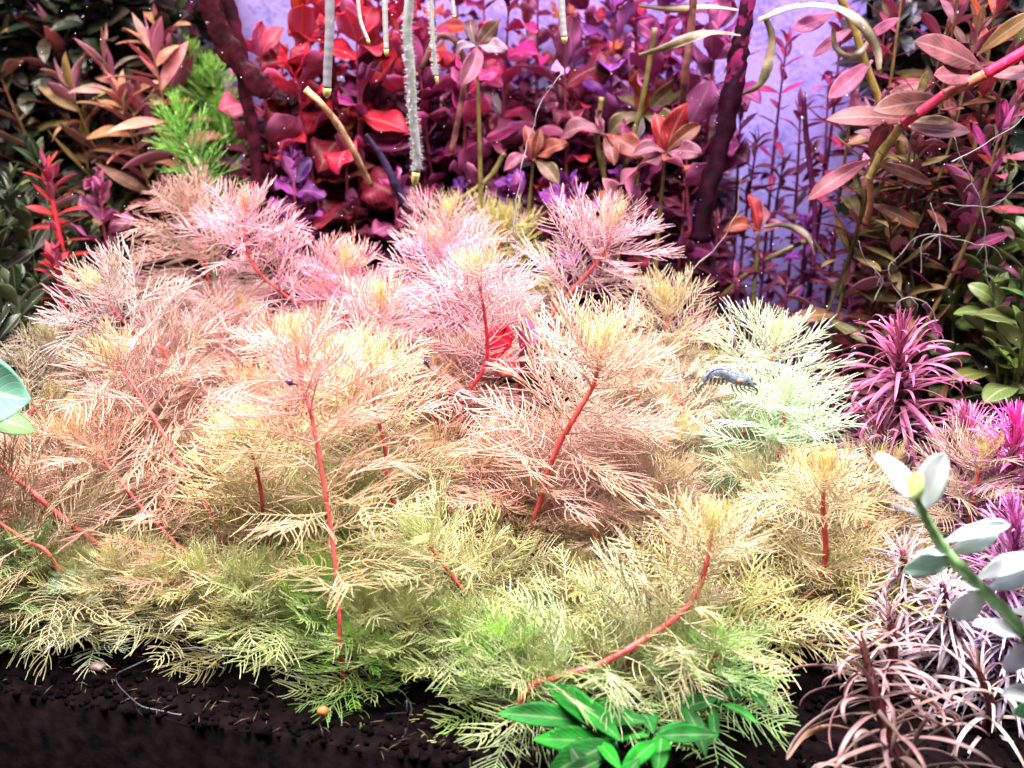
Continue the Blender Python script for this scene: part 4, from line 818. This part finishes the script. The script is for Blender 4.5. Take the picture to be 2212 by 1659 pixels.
for k in range(5):
    m = MB(); a = 1530 + 10 * k; m.tube([S(a, 816), S(a - 1, 826), S(a - 5, 834)], [.0009, .0009, .0003], 5); link('swimmeret', m.mesh('swimmeret', [M_shrimp]), t, color=(.38, .38, .34))
for k in range(2):
    m = MB(); m.tube(spline([S(1634, 838), S(1645, 846 + 3 * k), S(1640 - 8 * k, 856 + 4 * k)], 10), [.0005 - .00003 * i for i in range(11)], 5); link('claw_arm', m.mesh('claw_arm', [M_shrimp]), t, color=(.04, .06, .08))
for k in range(2):
    m = MB(); m.tube(spline([S(1638, 835), S(1662, 826 - 20 * k), S(1690, 836 - 40 * k)], 12), .00018, 4); link('antenna', m.mesh('antenna', [M_shrimp]), t, color=(.3, .3, .32))
t.scale = (.88, .88, .88)
# snails
def snail(lab, u, v, y, s, shell, body, ax):
    t = thing('snail', P(u, v, y), lab, 'snail'); m = MB(); d = Vector(ax).normalized()
    cen = []; rad = []
    for i in range(60):
        f = i / 59; a = f * 2 * math.pi * 3.2; rr_ = .55 * s * (1 - f) ** 1.1
        A = d.orthogonal().normalized(); B = d.cross(A); cen.append(d * (s * 1.9 * f) + (A * math.cos(a) + B * math.sin(a)) * rr_ * .8); rad.append(s * .72 * (1 - f) ** .9 + .00008)
    m.tube(cen, rad, 9); link('shell', m.mesh('shell', [M_shell]), t, color=shell)
    m = MB(); m.tube([Vector((0, 0, 0)), -d * s * .9, -d * s * 1.9, -d * s * 2.5], [s * .6, s * .62, s * .45, s * .15], 8); link('foot', m.mesh('foot', [M_root]), t, color=body)
snail('tiny dark snail with brown foot on the pink leaves left of the red leaf', 922, 785, .455, .0014, (.02, .02, .05), (.25, .1, .04), (-.4, -.3, 1))
snail('small purplish snail clinging to the salmon shoot with the bare red stem', 628, 826, .44, .0015, (.06, .02, .05), (.3, .12, .12), (-1, -.2, .4))
snail('tiny brown snail at the foot of the thick bare red stem, left', 433, 1055, .47, .0009, (.05, .02, .01), (.2, .1, .03), (1, -.2, .2))
# pebble
m = MB(); q = PZ(697, 1536, .002); m.ell((0, 0, 0), (.0026, .0024, .0021), 12, 8, bump=.25); o = link('pebble', m.mesh('pebble', [M_root]), mat=Matrix.Translation(q), color=(.5, .18, .05)); tag(o, 'small orange pebble on the black soil below the dark lime tuft', 'pebble')
m = MB(); q = PZ(210, 1440, .003); m.ell((0, 0, 0), (.004, .003, .0018), 12, 8, bump=.3); o = link('pebble', m.mesh('pebble', [M_root]), mat=Matrix.Translation(q), color=(.12, .08, .06)); tag(o, 'dull brown pebble on the soil at the lower left, under the mint shoot', 'pebble')

# ------------------------------------------------------------------ undergrowth (nobody could count it); red and green masses added to darken the gaps
def soup(name, meshes, spots, mat):
    vs = []; fs = []; mi = []; off = 0; cache = []
    for me in meshes:
        a = np.empty(len(me.vertices) * 3); me.vertices.foreach_get('co', a); cache.append((a.reshape(-1, 3), [tuple(p.vertices) for p in me.polygons]))
    for (p, d, up, s) in spots:
        a, f = random.choice(cache); Rm = np.array(orient(d, up)); vs.append((a * s) @ Rm.T + np.array(p)); fs += [tuple(i + off for i in q) for q in f]; off += len(a)
    me = bpy.data.meshes.new(name); me.from_pydata(np.concatenate(vs).tolist(), [], fs); me.materials.append(mat); me.update()
    return kind(link(name, me), 'stuff')
def low_mesh(W, L): return blade(L=L, W=W, n=4, mm=2, arch=.6, fold=.2)
LO = [low_mesh(.014, .026), low_mesh(.01, .028), low_mesh(.017, .024)]
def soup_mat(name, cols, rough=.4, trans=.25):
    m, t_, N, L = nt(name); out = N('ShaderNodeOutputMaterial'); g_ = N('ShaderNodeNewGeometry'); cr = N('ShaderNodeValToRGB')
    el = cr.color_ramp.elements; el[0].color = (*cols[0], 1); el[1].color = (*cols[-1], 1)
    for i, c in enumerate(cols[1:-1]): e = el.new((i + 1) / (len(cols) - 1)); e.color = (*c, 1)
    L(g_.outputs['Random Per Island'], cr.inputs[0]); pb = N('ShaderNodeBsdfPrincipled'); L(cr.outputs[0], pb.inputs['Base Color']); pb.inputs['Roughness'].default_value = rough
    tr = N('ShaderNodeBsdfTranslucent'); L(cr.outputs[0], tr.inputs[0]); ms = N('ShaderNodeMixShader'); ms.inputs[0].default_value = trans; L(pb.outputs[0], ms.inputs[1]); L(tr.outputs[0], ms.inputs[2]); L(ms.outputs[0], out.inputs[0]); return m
M_soupR = soup_mat('undergrowth_red_shade', [(.03, .004, .012), (.12, .01, .04), (.02, .004, .015), (.2, .03, .06), (.03, .01, .02)])  # very dark leaf colours standing for the shade behind the red stems
M_soupG = soup_mat('undergrowth_green_shade', [(.004, .012, .006), (.015, .03, .01), (.03, .02, .012), (.008, .02, .01)])  # near-black leaf colours standing for the shade at far left and right
def rd(): return Vector((U(-1, 1), U(-1, .6), U(-.5, .8)))
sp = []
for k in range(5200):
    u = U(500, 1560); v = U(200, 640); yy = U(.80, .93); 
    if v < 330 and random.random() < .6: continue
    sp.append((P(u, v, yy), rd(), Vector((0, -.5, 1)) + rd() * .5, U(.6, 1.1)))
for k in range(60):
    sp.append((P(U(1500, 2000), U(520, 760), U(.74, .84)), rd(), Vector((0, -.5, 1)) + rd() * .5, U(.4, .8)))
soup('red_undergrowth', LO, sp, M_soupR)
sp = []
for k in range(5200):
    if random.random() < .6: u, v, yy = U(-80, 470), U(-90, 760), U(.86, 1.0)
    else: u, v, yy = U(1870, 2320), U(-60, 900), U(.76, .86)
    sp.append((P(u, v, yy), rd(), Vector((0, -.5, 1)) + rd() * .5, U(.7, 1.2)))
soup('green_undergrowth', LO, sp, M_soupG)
M_soupF = soup_mat('undergrowth_fine', [(.50, .46, .16), (.55, .42, .22), (.42, .50, .14), (.6, .48, .28)], trans=.3)
FL = [feather(L=.035, pairs=7, plen=.4, arch=.8, seed=90 + i, r=.0004) for i in range(3)]
sp = []
for k in range(1500):
    u = U(-60, 1950); v = U(lerp_tab(u, TOP) + 130, lerp_tab(u, BOT) + 60); zz = U(.0, .03)
    q = PZ(u, v, zz)
    if 1060 < u < 1260 and v < 900: continue
    sp.append((q, rd(), Vector((0, -.5, 1)) + rd() * .4, U(.7, 1.1)))
soup('fine_undergrowth', FL, sp, M_soupF)

g = MB()
for k in range(420):
    p = bed(U(-.2, .62), U(0, 1) ** 1.3 * .06) + Vector((0, 0, U(.0015, .003))); d = Vector((U(-1, 1), U(-1, 1), U(-.2, .25))).normalized() * U(.002, .008)
    g.tube([p, p + d * .5 + Vector((0, 0, U(0, .001))), p + d], [.00012, .0002, .0001], 3)
kind(link('leaf_litter', g.mesh('leaf_litter', [soup_mat('litter', [(.05, .03, .015), (.16, .1, .05), (.08, .08, .03), (.2, .08, .05)])])), 'stuff')
# drifting specks in the water
m = MB()
for k in range(430):
    u = U(-50, 2262); v = U(-40, 900) if random.random() < .8 else U(0, 1500); yy = U(.42, .62); r = U(.0001, .00022) * (1.6 if random.random() < .08 else 1)
    m.ell(P(u, v, yy), (r, r, r), 5, 4)
mm_, t_, N, L = nt('speck'); out = N('ShaderNodeOutputMaterial'); pb = N('ShaderNodeBsdfPrincipled'); pb.inputs['Base Color'].default_value = (.9, .88, .92, 1); pb.inputs['Roughness'].default_value = .3; L(pb.outputs[0], out.inputs[0])
kind(link('drifting_specks', m.mesh('drifting_specks', [mm_])), 'stuff')
print('objects', len(bpy.data.objects), 'tris', sum(len(p.vertices) - 2 for me in bpy.data.meshes for p in me.polygons))
